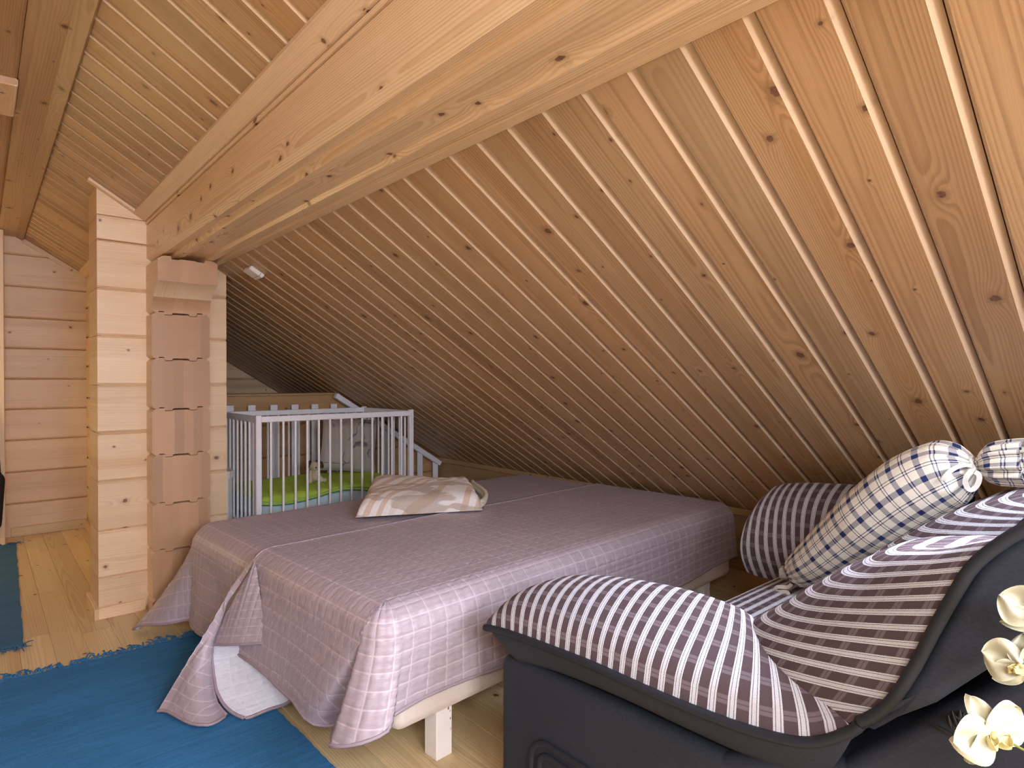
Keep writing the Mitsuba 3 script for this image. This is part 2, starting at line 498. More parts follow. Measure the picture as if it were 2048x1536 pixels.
# the other slope, behind the camera's view
m = trimesh.Trimesh([[XF - .1, .08, zr + .01], [XB + .1, .08, zr + .01], [XB + .1, 2.9, zr - .6225 * 2.82], [XF - .1, 2.9, zr - .6225 * 2.82]], [[0, 1, 2], [0, 2, 3]], process=False)
thing('ceiling_2', 'other roof slope behind the camera', kind='structure')
part('ceiling_2', 'lining', wood(m, [0, 1, -TS]), 'pine_ceiling')

# beam (purlin): a big laminated log under the roof, with its two tongues underneath
YL, YRR, ZB = -0.634, -0.948, 1.738
thing('trim_2', 'massive laminated pine beam running from the log pillar to the upper right', kind='structure')
zt = roof(YL) - .012
bp = [(YL, zt - .022), (YL, ZB + .016), (YL - .020, ZB), (YL - .045, ZB + .004), (YL - .056, ZB + .012), (YL - .068, ZB + .012), (YL - .076, ZB - .006), (YL - .106, ZB - .006),
      (YL - .116, ZB + .007), (YL - .200, ZB + .007), (YL - .208, ZB - .006), (YL - .238, ZB - .006), (YL - .247, ZB + .012), (YL - .262, ZB + .012), (YL - .276, ZB + .002), (YRR, ZB + .006), (YRR - .004, roof(YRR - .004) - .001), (YL - .04, roof(YL - .04) - .004)]
part('trim_2', 'beam', wood(prism(bp, XF, 3.60, 'x'), [1, 0, 0], ident=7), 'pine_beam')
part('trim_2', 'strip', wood(prism([(YL + .004, zt - .017), (YL - .03, zt - .017), (YL - .03, zt - .003), (YL + .004, zt - .003)], XF, 3.5, 'x'), [1, 0, 0]), 'pine_beam')
part('trim_2', 'cover_board', wood(prism([(YL + .010, zt + .001), (YL - .03, zt + .001), (YL - .02, roof(YL - .02) - .002), (YL + .055, roof(YL + .055) - .002), (YL + .058, roof(YL + .055) - .016)], XF, 3.5, 'x'), [1, 0, 0]), 'pine_wall')

# log pillar: short cross wall, its logs running along y, and the wall along the beam whose ends stick out of it
LOGW, LOGH = 0.27, 0.2338


def log_y(x0, x1, y0, y1, z0, z1, ch=.010):
    p = [(x0 + ch, z0), (x1 - ch, z0), (x1, z0 + ch), (x1, z1 - ch), (x1 - ch, z1), (x0 + ch, z1), (x0, z1 - ch), (x0, z0 + ch)]
    return prism(p, min(y0, y1), max(y0, y1), 'y')


def cut_roof(m, drop=.004):
    return trimesh.intersections.slice_mesh_plane(m, plane_normal=RN, plane_origin=[0, 0, C0 - drop], cap=True, engine='earcut')


thing('wall_pillar', 'short pillar of squared pine logs beside the bed', kind='structure')
zs = [.012, .193, .418, .657, .892, 1.122, 1.36, 1.588, 1.821, 1.938, 2.12]
for a, b in zip(zs[:-1], zs[1:]):
    m = log_y(3.5, 3.77, -.427, -1.008, a + .001, b - .001, .009 if b != 1.938 and a != 1.938 else .003)
    if b > 1.68: m = cut_roof(m)
    part('wall_pillar', 'log', wood(m, [0, 1, 0], endgrain=False), 'pine_wall')
part('wall_pillar', 'log_core', box([3.512, -.99, 0], [3.757, -.44, 1.70]), 'plain_panel')
part('wall_pillar', 'baseboard', wood(log_y(3.482, 3.50, -.408, -.62, 0, .058, .004), [0, 1, 0]), 'pine_wall')
part('wall_pillar', 'baseboard', wood(prism([(-.427, 0), (-.409, 0), (-.409, .055), (-.412, .058), (-.427, .058)], 3.482, 3.79, 'x'), [1, 0, 0]), 'pine_wall')
# pale cover strip where the pillar meets the roof
a0, a1 = np.array([3.47, -.395, roof(-.395)]), np.array([3.47, -.615, roof(-.615)])
cs = []
for e in (a0, a1):
    for dx in (-.010, .028):
        for dn in (.001, .014):
            cs.append(e + np.array([dx, 0, 0]) + RN * dn)
part('wall_pillar', 'cover_strip', wood(trimesh.convex.convex_hull(np.array(cs)), ALONG), 'pine_wall')


def tongue_profile(y0, w, z0, z1):
    """Cross-section of a squared log seen from its end: chamfered corners, two tongues below and two grooves above, a slit of air between."""
    b = [(0, .013), (.015, .0), (.030, .0), (.034, .007), (.058, .007), (.062, -.009), (.092, -.009), (.096, .001), (.168, .001), (.172, -.009), (.202, -.009), (.206, .007), (w - .032, .007), (w - .028, 0), (w - .014, 0), (w, .013)]
    h = z1 - z0
    t = [(w, h - .011), (w - .016, h + .0), (w - .030, h + .004), (.2045, h + .004), (.2035, h - .010), (.1705, h - .010), (.1665, h - .006), (.0975, h - .006), (.0935, h - .010), (.0605, h - .010), (.0565, h + .004), (.030, h + .004), (.015, h + .0), (0, h - .011)]
    return [(y0 - w + y, z0 + z + .0008) for y, z in b] + [(y0 - w + y, z0 + z - .0008) for y, z in t]


thing('wall_inner', 'log wall running under the beam with its log ends showing beside the bed', kind='structure')
sz = [-.15, .078, .312, .541, .778, 1.005, 1.251, 1.475]
for a, b in zip(sz[:-1], sz[1:]):
    part('wall_inner', 'log_end', wood(prism(tongue_profile(-.631, .260, a, b), 3.375, 3.56, 'x'), [1, 0, 0]), 'pine_wall')
    part('wall_inner', 'log', wood(prism([(-.631 - .26, a + .01), (-.631 - .25, a + .001), (-.641, a + .001), (-.631, a + .01), (-.631, b - .01), (-.641, b - .001), (-.881, b - .001), (-.891, b - .01)], 3.75, XB + .1, 'x'), [1, 0, 0]), 'pine_wall')
for a, b in ((1.475, 1.70), (1.70, 1.94)):
    part('wall_inner', 'log', wood(cut_roof(prism([(-.891, a + .01), (-.881, a + .001), (-.641, a + .001), (-.631, a + .01), (-.631, b - .01), (-.641, b - .001), (-.881, b - .001), (-.891, b - .01)], 3.75, XB + .1, 'x')), [1, 0, 0]), 'pine_wall')
part('wall_inner', 'cover_board', wood(prism([(YL + .010, zt + .001), (YL - .03, zt + .001), (YL - .02, roof(YL - .02) - .002), (YL + .055, roof(YL + .055) - .002), (YL + .058, roof(YL + .055) - .016)], 3.78, XB, 'x'), [1, 0, 0]), 'pine_wall')
part('wall_inner', 'strip', wood(prism([(YL + .004, zt - .017), (YL - .03, zt - .017), (YL - .03, zt - .003), (YL + .004, zt - .003)], 3.78, XB, 'x'), [1, 0, 0]), 'pine_beam')
part('wall_inner', 'baseboard', wood(box([3.8, -.631, 0], [XB, -.613, .058], .003), [1, 0, 0]), 'pine_wall')
# corbel: the topmost log end, cut to a hollow curve
cz0, cz1, xf = 1.475, 1.7265, 3.232
th = np.linspace(0, 1, 14)
hollow = [(3.375 + (xf + .006 - 3.375) * (t ** 1.9), 1.475 + .135 * (1 - (1 - t) ** 1.25)) for t in th]
xz = [(3.56, cz0 - .02), (3.375, cz0 - .02)] + hollow + [(xf, 1.612), (xf, cz1 + .01), (3.56, cz1 + .01)]
A = prism(xz, -1.0, -.5, 'y')
tp = tongue_profile(-.631, .260, cz0, cz1)
B = prism(tp, 3.1, 3.56, 'x')
def man(m): return m3.Manifold(m3.Mesh(np.asarray(m.vertices, np.float32), np.asarray(m.faces, np.uint32)))
AB = man(trimesh.Trimesh(A.vertices, A.faces)) ^ man(trimesh.Trimesh(B.vertices, B.faces))
mm = AB.to_mesh()
corbel = trimesh.Trimesh(mm.vert_properties[:, :3], mm.tri_verts, process=False)
part('wall_inner', 'corbel', wood(corbel, [1, 0, 0]), 'pine_wall')

# far gable
thing('wall_back', 'far gable wall of horizontal pine logs', kind='structure')
zb = [-.05] + [1.15 + 1.025 * (z - 1.15) for z in (.26, .487, .714, .935, 1.152, 1.371, 1.59, 1.813, 2.039, 2.27)]
for a, b in zip(zb[:-1], zb[1:]):
    for y0, y1 in ((.6, -.631), (-.891, -2.65)):
        m = prism([(XB, a + .012), (XB + .010, a + .001), (XB + .1, a + .001), (XB + .1, b - .001), (XB + .006, b - .001), (XB, b - .007)], y1, y0, 'y')
        if b > roof(y1):
            m = cut_roof(m)
            if m is None or len(m.faces) == 0: continue
        part('wall_back', 'log', wood(m, [0, 1, 0]), 'pine_wall')
part('wall_back', 'backing', box([XB + .06, -3.1, -.05], [XB + .12, .6, 2.3]), 'plain_panel')
part('wall_back', 'baseboard', wood(box([XB - .014, -.63, 0], [XB, -.17, .07], .003), [0, 1, 0]), 'pine_floor')
part('wall_back', 'edge_trim', wood(trimesh.convex.convex_hull(np.array([np.array([XB + dx, y, roof(y)]) + RN * dn for y in (-.26, -.63) for dx in (-.014, 0) for dn in (.001, .03)])), ALONG), 'pine_wall')
thing('trim_3', 'upright pine board at the left edge in front of the far gable', kind='structure')
part('trim_3', 'post', wood(box([5.50, -.135, 0], [5.56, .25, zr - .003], .004), [0, 0, 1]), 'pine_wall')

# low wall at the head of the alcove, and the knee wall under the eave
thing('wall_alcove', 'low log wall behind the crib', kind='structure')
for a, b in ((.0, .115), (.115, .35), (.35, .585), (.585, .82), (.82, 1.047)):
    ye = -2.68 if b < .6 else (roof(0) - b - .01) / -TS - .02
    m = prism([(4.47, a + .001), (4.56, a + .001), (4.56, b - .001), (4.466, b - .001), (4.458, b - .008), (4.458, a + .012)], -3.02, -.891, 'y')
    m = cut_roof(m)
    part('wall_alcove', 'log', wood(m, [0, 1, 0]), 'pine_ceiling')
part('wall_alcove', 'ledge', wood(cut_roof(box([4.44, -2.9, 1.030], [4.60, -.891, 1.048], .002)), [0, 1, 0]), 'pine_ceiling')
thing('wall_eave', 'low knee wall under the eave', kind='structure')
for a, b in ((0, .15), (.15, .30), (.30, .44)):
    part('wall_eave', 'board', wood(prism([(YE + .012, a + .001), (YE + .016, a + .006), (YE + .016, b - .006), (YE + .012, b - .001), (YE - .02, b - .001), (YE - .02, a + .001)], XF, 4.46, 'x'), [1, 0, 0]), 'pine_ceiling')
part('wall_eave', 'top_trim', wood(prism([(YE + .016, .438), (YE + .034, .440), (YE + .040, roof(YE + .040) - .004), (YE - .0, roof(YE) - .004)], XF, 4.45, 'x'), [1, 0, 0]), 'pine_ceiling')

# floor boards run along the room
thing('floor', 'varnished pine plank floor', kind='structure')
rf = np.random.default_rng(3)
PF = 0.112
for k in range(0, 34):
    y1 = .66 - PF * k; y0 = y1 - PF
    if y0 < -3.1: break
    x = XF - rf.random() * 2
    while x < XB + .1:
        L = 2.2 + 2.0 * rf.random()
        a, b = max(x, XF), min(x + L, XB + .12)
        if b > a + .05:
            part('floor', 'plank', wood(prism([(y0 + .0004, -.02), (y1 - .0004, -.02), (y1 - .0004, -.0016), (y1 - .0022, 0), (y0 + .0022, 0), (y0 + .0004, -.0016)], a + .0003, b - .0003, 'x'), [1, 0, 0]), 'pine_floor')
        x += L
part('floor', 'subfloor', box([XF - .1, -3.2, -.06], [XB + .2, 2.9, -.018]), 'plain_panel')
part('floor', 'plank_field', wood(box([XF - .1, .662, -.02], [XB + .1, 2.9, 0]), [1, 0, 0]), 'pine_floor')

# the gable behind the camera with its window, and the far side of the loft
thing('wall_front', 'gable wall behind the camera', kind='structure')
WY0, WY1, WZ0, WZ1 = -.48, .38, 1.22, 1.94
hole = sg.Polygon([(-3.1, -.02), (2.9, -.02), (2.9, .42), (.09, zr + .05), (-.1, zr + .05), (-3.1, .42)]).difference(sg.box(WY0, WZ0, WY1, WZ1))
m = trimesh.creation.extrude_polygon(hole, .12, engine='earcut')
m = trimesh.Trimesh(np.stack([XF - .12 + m.vertices[:, 2], m.vertices[:, 0], m.vertices[:, 1]], 1), m.faces, process=False)
part('wall_front', 'panel', wood(m, [0, 1, 0], endgrain=False), 'pine_wall')
thing('wall_left', 'low wall on the far side of the loft', kind='structure')
part('wall_left', 'panel', wood(box([XF, 2.72, 0], [XB, 2.78, .60]), [1, 0, 0]), 'pine_wall')
m = trimesh.Trimesh([[XB, .55, -.02], [XB, 2.9, -.02], [XB, 2.9, .5], [XB, .55, 2.1]], [[0, 1, 2], [0, 2, 3]], process=False)
part('wall_back', 'panel', wood(m, [0, 1, 0], endgrain=False), 'pine_wall')
thing('window_1', 'gable window behind the camera letting in daylight', kind='structure')
part('window_1', 'frame', join([box([XF - .07, WY0, WZ0], [XF - .01, WY1, WZ0 + .05]), box([XF - .07, WY0, WZ1 - .05], [XF - .01, WY1, WZ1]), box([XF - .07, WY0, WZ0], [XF - .01, WY0 + .05, WZ1]), box([XF - .07, WY1 - .05, WZ0], [XF - .01, WY1, WZ1]), box([XF - .07, -.075, WZ0], [XF - .01, -.025, WZ1])]), 'white_paint')
for y0, y1 in ((WY0 + .05, -.075), (-.025, WY1 - .05)):
    pm = trimesh.Trimesh([[XF - .05, y0, WZ0 + .05], [XF - .05, y1, WZ0 + .05], [XF - .05, y1, WZ1 - .05], [XF - .05, y0, WZ1 - .05]], [[0, 1, 2], [0, 2, 3]], process=False)
    k = part('window_1', 'pane', pm, 'white_plastic')
    scene[k]['emitter'] = {'type': 'area', 'radiance': {'type': 'rgb', 'value': DAY}}
thing('window_2', 'roof window in the other slope behind the camera', kind='structure')
sl = lambda y: zr + .01 - TS * (y - .08)
for (xa, xb) in ((-1.60, -.40),):
    ya, yb = .42, .80
    pm = trimesh.Trimesh([[xa, ya, sl(ya) - .012], [xb, ya, sl(ya) - .012], [xb, yb, sl(yb) - .012], [xa, yb, sl(yb) - .012]], [[0, 3, 2], [0, 2, 1]], process=False)
    k = part('window_2', 'pane', pm, 'white_plastic')
    scene[k]['emitter'] = {'type': 'area', 'radiance': {'type': 'rgb', 'value': SKYL}}
    for (x0, x1, y0, y1) in ((xa - .05, xa, ya - .05, yb + .05), (xb, xb + .05, ya - .05, yb + .05), (xa, xb, ya - .05, ya), (xa, xb, yb, yb + .05)):
        c = np.array([[x, y, sl(y) - d] for x in (x0, x1) for y in (y0, y1) for d in (-.01, .03)])
        part('window_2', 'frame', trimesh.convex.convex_hull(c), 'white_paint')

thing('floor_lamp', 'warm globe floor lamp in the far left of the loft, beyond the view', 'lamp')
lm = ball([4.95, .70, .85], .075, 2)
k = part('floor_lamp', 'globe', lm, 'white_plastic', smooth=True)
scene[k]['emitter'] = {'type': 'area', 'radiance': {'type': 'rgb', 'value': [58.0, 46.0, 22.0]}}
part('floor_lamp', 'pole', tube(np.array([[4.95, .70, .015], [4.95, .70, .785]]), .012, 10), 'charcoal_piping')
part('floor_lamp', 'base', trimesh.creation.cylinder(.13, .02, transform=trimesh.transformations.translation_matrix([4.95, .70, .010])), 'charcoal_piping')

thing('window_3', 'roof window in the near slope, just beyond the right edge of the view', kind='structure')
def up3(x, y, d): return np.array([x, y, roof(y)]) - RN * d
xa, xb, yl, yh = WIN
pm = trimesh.Trimesh([up3(xa, yl, .10), up3(xb, yl, .10), up3(xb, yh, .10), up3(xa, yh, .10)], [[0, 2, 1], [0, 3, 2]], process=False)
if pm.face_normals[0] @ RN < 0: pm.invert()
k = part('window_3', 'pane', pm, 'white_plastic')
scene[k]['emitter'] = {'type': 'area', 'radiance': {'type': 'rgb', 'value': ROOFW}}
for (x0, x1, y0, y1) in ((xa - .02, xa, yl - .02, yh + .02), (xb, xb + .02, yl - .02, yh + .02), (xa, xb, yl - .02, yl), (xa, xb, yh, yh + .02)):
    part('window_3', 'reveal', trimesh.convex.convex_hull(np.array([up3(x, y, d) for x in (x0, x1) for y in (y0, y1) for d in (.017, .12)])), 'white_paint')

# ------------------------------------------------------------------ the two beds
BA = math.radians(3.4)
WD, LD, ZD = np.array([math.cos(BA), math.sin(BA), 0]), np.array([math.sin(BA), -math.cos(BA), 0]), np.array([0, 0, 1.0])
BO = np.array([1.47, -.80, 0.0])
BL = 2.09


def bed_point(w, l, z):
    return BO + np.multiply.outer(w, WD) + np.multiply.outer(l, LD) + np.multiply.outer(z, ZD)


BED_M = axes(BO, WD, LD, ZD)            # mirrored frame: x across, y towards the head
def bed_mesh(m):
    m = m.copy(); m.apply_transform(BED_M)
    if m.volume < 0: m.invert()
    return m


def make_bed(w0, w1, label):
    t = thing('bed', label, 'bed', 'beds side by side under the slope')
    rb = m3.Manifold.batch_hull([m3.Manifold.sphere(.035, 20).translate([x, y, z]) for x in (w0 + .042, w1 - .042) for y in (.10, BL - .05) for z in (.193, .285)]).to_mesh()
    part(t, 'base', bed_mesh(trimesh.Trimesh(rb.vert_properties[:, :3], rb.tri_verts, process=False)), 'bed_base_cloth', smooth=40)
    part(t, 'mattress', bed_mesh(box([w0 + .03, .06, .322], [w1 - .03, BL - .03, .478], .03)), 'bed_base_cloth')
    for (x, y) in ((w0 + .045, .235), (w1 - .105, .235), (w0 + .05, BL - .215), (w1 - .105, BL - .215)):
        part(t, 'leg', bed_mesh(box([x, y, 0], [x + .060, y + .060, .16], .002)), 'chipped_white')
    return t


make_bed(0, .8, 'single bed nearest the sofa, pale fabric base on a chipped white leg')
make_bed(.805, 1.6, 'single bed beside the log pillar and the crib, hidden under its bedspread')


def quilt_relief(a, b):
    da, db = np.abs(a / QA - np.round(a / QA)) * QA, np.abs(b / QB - np.round(b / QB)) * QB
    g = np.maximum(np.exp(-(da / .005) ** 2), np.exp(-(db / .005) ** 2))
    puff = np.sqrt(np.clip(np.cos(np.pi * (a / QA - np.round(a / QA))) * np.cos(np.pi * (b / QB - np.round(b / QB))), 0, 1))
    return -.0036 * g + .0042 * puff


def n3(a, b, s, seed):
    return meshkit.fbm(np.stack([a * s, b * s, a * 0 + seed], -1), 3, seed) - .5


def spread(a0, a1, b0, b1, zt, edge, sgn, step, beta0, valley, seed, ear=.85, fall=1.0, turn=45):
    """A quilted sheet lying on a bed top and hanging over its foot (b < 0) and over one long side (sgn*(a - edge) < 0).
    Round the corner between the two it falls in a cone with a crease."""
    na, nb = int((a1 - a0) / step) + 1, int((b1 - b0) / step) + 1
    a, b = np.meshgrid(np.linspace(a0, a1, na), np.linspace(b0, b1, nb), indexing='ij')
    r = .10
    sa, sb = np.maximum(0, r - sgn * (a - edge)), np.maximum(0, r - b)
    s = np.hypot(sa, sb)
    th = np.arctan2(sb, sa + 1e-9)
    arc = np.minimum(s / r, np.pi / 2)
    ma, mb = sa.max(), sb.max()
    rect = np.minimum(ma / np.maximum(np.cos(th), 1e-6), mb / np.maximum(np.sin(th), 1e-6))
    elli = 1 / np.sqrt((np.cos(th) / ma) ** 2 + (np.sin(th) / mb) ** 2)
    s = s * np.where((sa > 0) & (sb > 0), (elli / rect) ** ear, 1)      # the sheet's corner is cut round
    arc = np.minimum(s / r, np.pi / 2)
    t = np.maximum(0, s - r * np.pi / 2)
    both = np.sin(2 * th)
    lobes = np.clip(both, 0, 1) ** (.8 if valley else 1.5)
    if valley:
        lobes = lobes * (1 - valley * np.exp(-((th - math.radians(50)) / math.radians(11)) ** 2) * np.clip((t - .02) / .10, 0, 1))
    wave = .030 * np.sin(a * 10 + seed + 2) * np.clip(t / .2, 0, 1) * (th > .8) + .010 * np.sin(b * 7.3 + seed * 2) * (th <= .8)
    tilt = np.where(th < math.radians(50), 1.0, fall)
    beta = math.radians(beta0) * lobes * tilt + math.radians(2.5) + wave * 2
    out, flare = r * np.sin(arc), t * np.sin(beta)
    phi = th + (math.radians(turn) - th) * np.clip(1.35 - th / math.radians(50), 0, 1) * np.clip(th / .2, 0, 1)
    drop = r * (1 - np.cos(arc)) + t * np.cos(beta)
    w = np.where(sa > 0, edge + sgn * r, a) - sgn * (np.cos(th) * out + np.cos(phi) * flare) * (sa > 0)
    l = np.where(sb > 0, r, b) - (np.sin(th) * out + np.sin(phi) * flare) * (sb > 0)
    z = zt - drop
    flat = np.exp(-(s / .08) ** 2)
    z = z + .010 * n3(a, b, 2.2, seed) * flat + .003 * n3(a, b, 9, seed + 3)
    l = l + .02 * n3(a, b, 5, seed + 5) * np.clip(t / .1, 0, 1)
    w = w + .02 * n3(a, b, 5, seed + 8) * np.clip(t / .1, 0, 1)
    z = np.maximum(z, .012)
    P = bed_point(w, l, z)
    n = normals_of(P)
    up = n[na // 2, nb // 2, 2]
    n = n * np.sign(up)
    P = P + n * quilt_relief(a, b)[..., None]
    return P, n, np.stack([a, b], -1), up < 0


def add_spread(label, P, n, uv, flip):
    t = thing('bedspread', label, 'bedspread', 'quilted bedspreads')
    part(t, 'cover', grid(P, uv, flip), 'mauve_satin', smooth=True)
    part(t, 'lining', grid(P[2:-8, 8:] - n[2:-8, 8:] * .006, uv[2:-8, 8:], not flip), 'lining_cloth', smooth=True)
    for e in (P[0], P[-1], P[:, 0]):
        c = e[::3]
        part(t, 'hem', tube(c - .002 * ZD, .0052, 6), 'hem_binding', smooth=True)
    return t



# the near bedspread: a flat top, and a belt of cloth that rolls over the edge and hangs down the long side, round the
# corner and across the foot; near the corner the foot hangs over the side's end in one deep slanting crease
RN_ = .085
ZT = .515


def near_top():
    a, b = np.meshgrid(np.linspace(RN_, .86, 105), np.linspace(RN_, BL, 270), indexing='ij')
    z = ZT + .010 * n3(a, b, 2.2, 2) * np.clip(np.minimum(a - RN_, b - RN_) / .1, 0, 1) + .003 * n3(a, b, 9, 5) * np.clip(np.minimum(a - RN_, b - RN_) / .05, 0, 1)
    return bed_point(a, b, z), np.stack([a, b], -1)


def crease_w(z): return .070 + np.clip(.40 - z, 0, 1) * .62


def hang(kind, ncol, step=.0078):
    """kind 'side': long side, corner and the strip of the foot up to the crease; 'foot': from the crease to the far end of the foot."""
    if kind == 'side':
        l = np.linspace(BL, RN_, 265); th_ = np.linspace(0, np.pi / 2, 26)[1:]; wf = np.linspace(0, 1.15, 14)[1:]
        col = [('s', x) for x in l] + [('c', x) for x in th_] + [('e', x) for x in wf]
    else:
        col = [('f', x) for x in np.linspace(0, 1, ncol)]
    nr = 62
    rows = np.linspace(0, 1, nr)
    P, UV = np.zeros((len(col), nr, 3)), np.zeros((len(col), nr, 2))
    for i, (k, x) in enumerate(col):
        if k == 's':
            q = math.exp(-max(0, x - .02) / .16)
            zh = .250 + .012 * math.sin(x * 6.1 + 1) - .030 * q * (1 if x > .02 else 1)
        elif k == 'c': zh = .225 - .055 * (x / (np.pi / 2))
        elif k == 'e': zh = .170 - .050 * min(x, 1)
        else: zh = .125 + .030 * min(1, x * 1.6) + .012 * math.sin(x * 9 + .5) * x
        S_ = RN_ * (np.pi / 2) + (ZT - RN_ - zh)
        s_ = rows * S_
        arc = np.minimum(s_ / RN_, np.pi / 2)
        t_ = np.maximum(0, s_ - RN_ * np.pi / 2)
        z = ZT - RN_ * (1 - np.cos(arc)) - t_
        o = RN_ * np.sin(arc)
        g = np.clip(t_ / .30, 0, 1)
        if k == 's':
            fl_ = .018 * g + .016 * g * math.sin(x * 7.3 + 4) + .05 * g * math.exp(-x / .18)
            w_, l_ = RN_ - o - fl_, np.full(nr, x) - .10 * g ** 1.3 * math.exp(-max(0, x - RN_) / .14)
            UV[i] = np.stack([RN_ - s_, np.full(nr, x)], -1)
        elif k == 'c':
            e = .018 + .066 * g
            w_ = RN_ - (o + .066 * g * .85) * math.cos(x); l_ = RN_ - (o + .03 * g) * math.sin(x) - .09 * g ** 1.3 * (1 - .1 * math.sin(x))
            UV[i] = np.stack([RN_ - s_, np.full(nr, RN_ - x * .09)], -1)
        elif k == 'e':
            wc = crease_w(z)
            w_ = RN_ * (1 - x) + wc * x
            dip = np.clip((.46 - z) / .08, 0, 1) * x ** 2 * .055
            l_ = RN_ - o - .09 * g ** 1.3 * (1 - .55 * x) + dip
            UV[i] = np.stack([RN_ - s_, np.full(nr, RN_ - .14) - (w_ - RN_)], -1)
        else:
            wc = crease_w(z)
            x2 = x ** 1.0
            w_ = wc + (.86 - wc) * x2
            on = np.clip((.46 - z) / .34, 0, 1); on = on * on * (3 - 2 * on)
            d_ = (w_ - wc)
            bul = on * (.060 * (1 - np.exp(-(d_ / .045))) * np.exp(-d_ / .6)) - np.clip((.42 - z) / .10, 0, 1) * .026 * np.exp(-(d_ / .022) ** 2)
            l_ = RN_ - o - .012 * g - bul - .018 * g * np.sin(w_ * 8 + 1.2)
            UV[i] = np.stack([w_, RN_ - s_], -1)
        P[i] = bed_point(w_, l_, z)
    n = normals_of(P)
    c0 = n[len(col) // 2, nr // 2]; n = n * (1 if (c0 @ (-WD if kind == 'side' else -LD)) > 0 else -1)
    ab = UV
    jit = .006 * n3(P[..., 0] + P[..., 1], P[..., 2], 9, 7 if kind == 'side' else 12)
    fade = np.clip(rows / .15, 0, 1)[None]
    P = P + n * (quilt_relief(ab[..., 0], ab[..., 1]) + jit * fade)[..., None]
    return P, n, UV


near_cover = thing('bedspread', 'mauve quilted bedspread on the bed nearest the sofa, its end spilling onto the blue rug', 'bedspread', 'quilted bedspreads')
T_, tuv = near_top()
T_ = T_ + ZD * quilt_relief(tuv[..., 0], tuv[..., 1])[..., None]
bits = []
for (Pg, uvg, want) in ((T_, tuv, ZD), (*[hang('side', 0)[k] for k in (0, 2)], -WD), (*[hang('foot', 100)[k] for k in (0, 2)], -LD)):
    nn = normals_of(Pg)[Pg.shape[0] // 3, Pg.shape[1] // 2]
    bits.append(grid(Pg, uvg, flip=bool(nn @ want < 0)))
nv = np.cumsum([0] + [len(b_[0]) for b_ in bits])
part(near_cover, 'cover', (np.vstack([b_[0] for b_ in bits]), np.vstack([b_[1] + o_ for b_, o_ in zip(bits, nv)])), 'mauve_satin', smooth=True, uv=np.vstack([b_[2] for b_ in bits]))
Ps, ns, us = hang('side', 0); Pf, nf, uf = hang('foot', 100)
for Pg, ng, ug in ((Ps, ns, us), (Pf, nf, uf)):
    part(near_cover, 'lining', grid(Pg[:, 30:] - ng[:, 30:] * .007, ug[:, 30:]), 'lining_cloth', smooth=True)
    part(near_cover, 'hem', tube(Pg[:, -1][::3], .0055, 6), 'hem_binding', smooth=True)
part(near_cover, 'hem', tube(T_[-1][::4], .0050, 6), 'hem_binding', smooth=True)
part(near_cover, 'hem', tube(Pf[-1][::3], .0050, 6), 'hem_binding', smooth=True)
P, n, uv, fl = spread(.80, 1.98, -.37, BL + .0, .500, 1.6, -1, .0085, 30, 0, 5, .1)
add_spread('mauve quilted bedspread on the bed beside the log pillar, one corner trailing on the floor', P, n, uv, fl)

# the loose end of the near bedspread: a wing that runs down onto the rug, and the turned-back end that shows its pale lining
ap = np.array([2.262, -.748, .498])
NT, NS = 60, 40
tt, ss = np.linspace(0, 1, NT), np.linspace(0, 1, NS)
left = curve([ap + [.03, 0, .004], [2.335, -.675, .37], [2.365, -.590, .22], [2.378, -.510, .09], [2.365, -.455, .016]], tt)
inner = curve([ap + [-.004, .006, .0], [2.325, -.680, .36], [2.402, -.637, .187], [2.355, -.622, .113], [2.240, -.612, .034], [2.185, -.625, .014]], tt)
low = curve([[2.375, -.462, .016], [2.25, -.515, .014], [2.155, -.563, .014], [2.185, -.625, .014]], ss)
S = left[:, None] * (1 - ss)[None, :, None] + inner[:, None] * ss[None, :, None]
S = S + (tt[:, None, None] ** 3) * (low - (low[0] * (1 - ss)[:, None] + low[-1] * ss[:, None]))[None]
bul = np.sin(np.pi * ss)[None, :] * np.sin(np.pi * np.clip(tt, 0, 1) * .85)[:, None]
nn = normals_of(S); nn *= np.sign(nn[NT // 2, NS // 2] @ np.array([-.6, .7, .3]))
S = S + nn * (.022 * bul * (1 - .0 * ss)[None, :])[..., None]
S = S + nn * (.008 * (meshkit.fbm(np.stack([S[..., 0] * 12, S[..., 1] * 12, S[..., 2] * 12], -1), 3, 4) - .5))[..., None]
ua = np.cumsum(np.r_[0, np.linalg.norm(np.diff(left, axis=0), axis=1)])[:, None] + 0 * ss[None]
ub = np.linalg.norm(S - left[:, None], axis=2)
S = S + nn * quilt_relief(ua, ub)[..., None]
part(near_cover, 'loose_end', grid(S, np.stack([ua, ub], -1)), 'mauve_satin', smooth=True)
part(near_cover, 'hem', tube(S[-1][::2], .0052, 6), 'hem_binding', smooth=True)
part(near_cover, 'hem', tube(S[25:, -1][::2], .0058, 6), 'hem_binding', smooth=True)
# upper turned piece
q0, q1, q2 = ap, np.array([2.410, -.632, .180]), np.array([2.130, -.742, .246])
U = np.array([[q0 * (1 - t) + (q1 * (1 - s) + q2 * s) * t + np.array([-.3, .8, .2]) * .030 * math.sin(math.pi * s) * t for s in ss] for t in tt])
ua = tt[:, None] * .42 + 0 * ss[None]; ub = (ss[None] - .5) * tt[:, None] * .34
nn = normals_of(U); nn *= np.sign(nn[NT // 2, NS // 2] @ np.array([-.3, .8, .2]))
U = U + nn * quilt_relief(ua, ub)[..., None]
part(near_cover, 'turned_end', grid(U, np.stack([ua, ub], -1)), 'mauve_satin', smooth=True)
part(near_cover, 'hem', tube(U[-1][::2], .0052, 6), 'hem_binding', smooth=True)
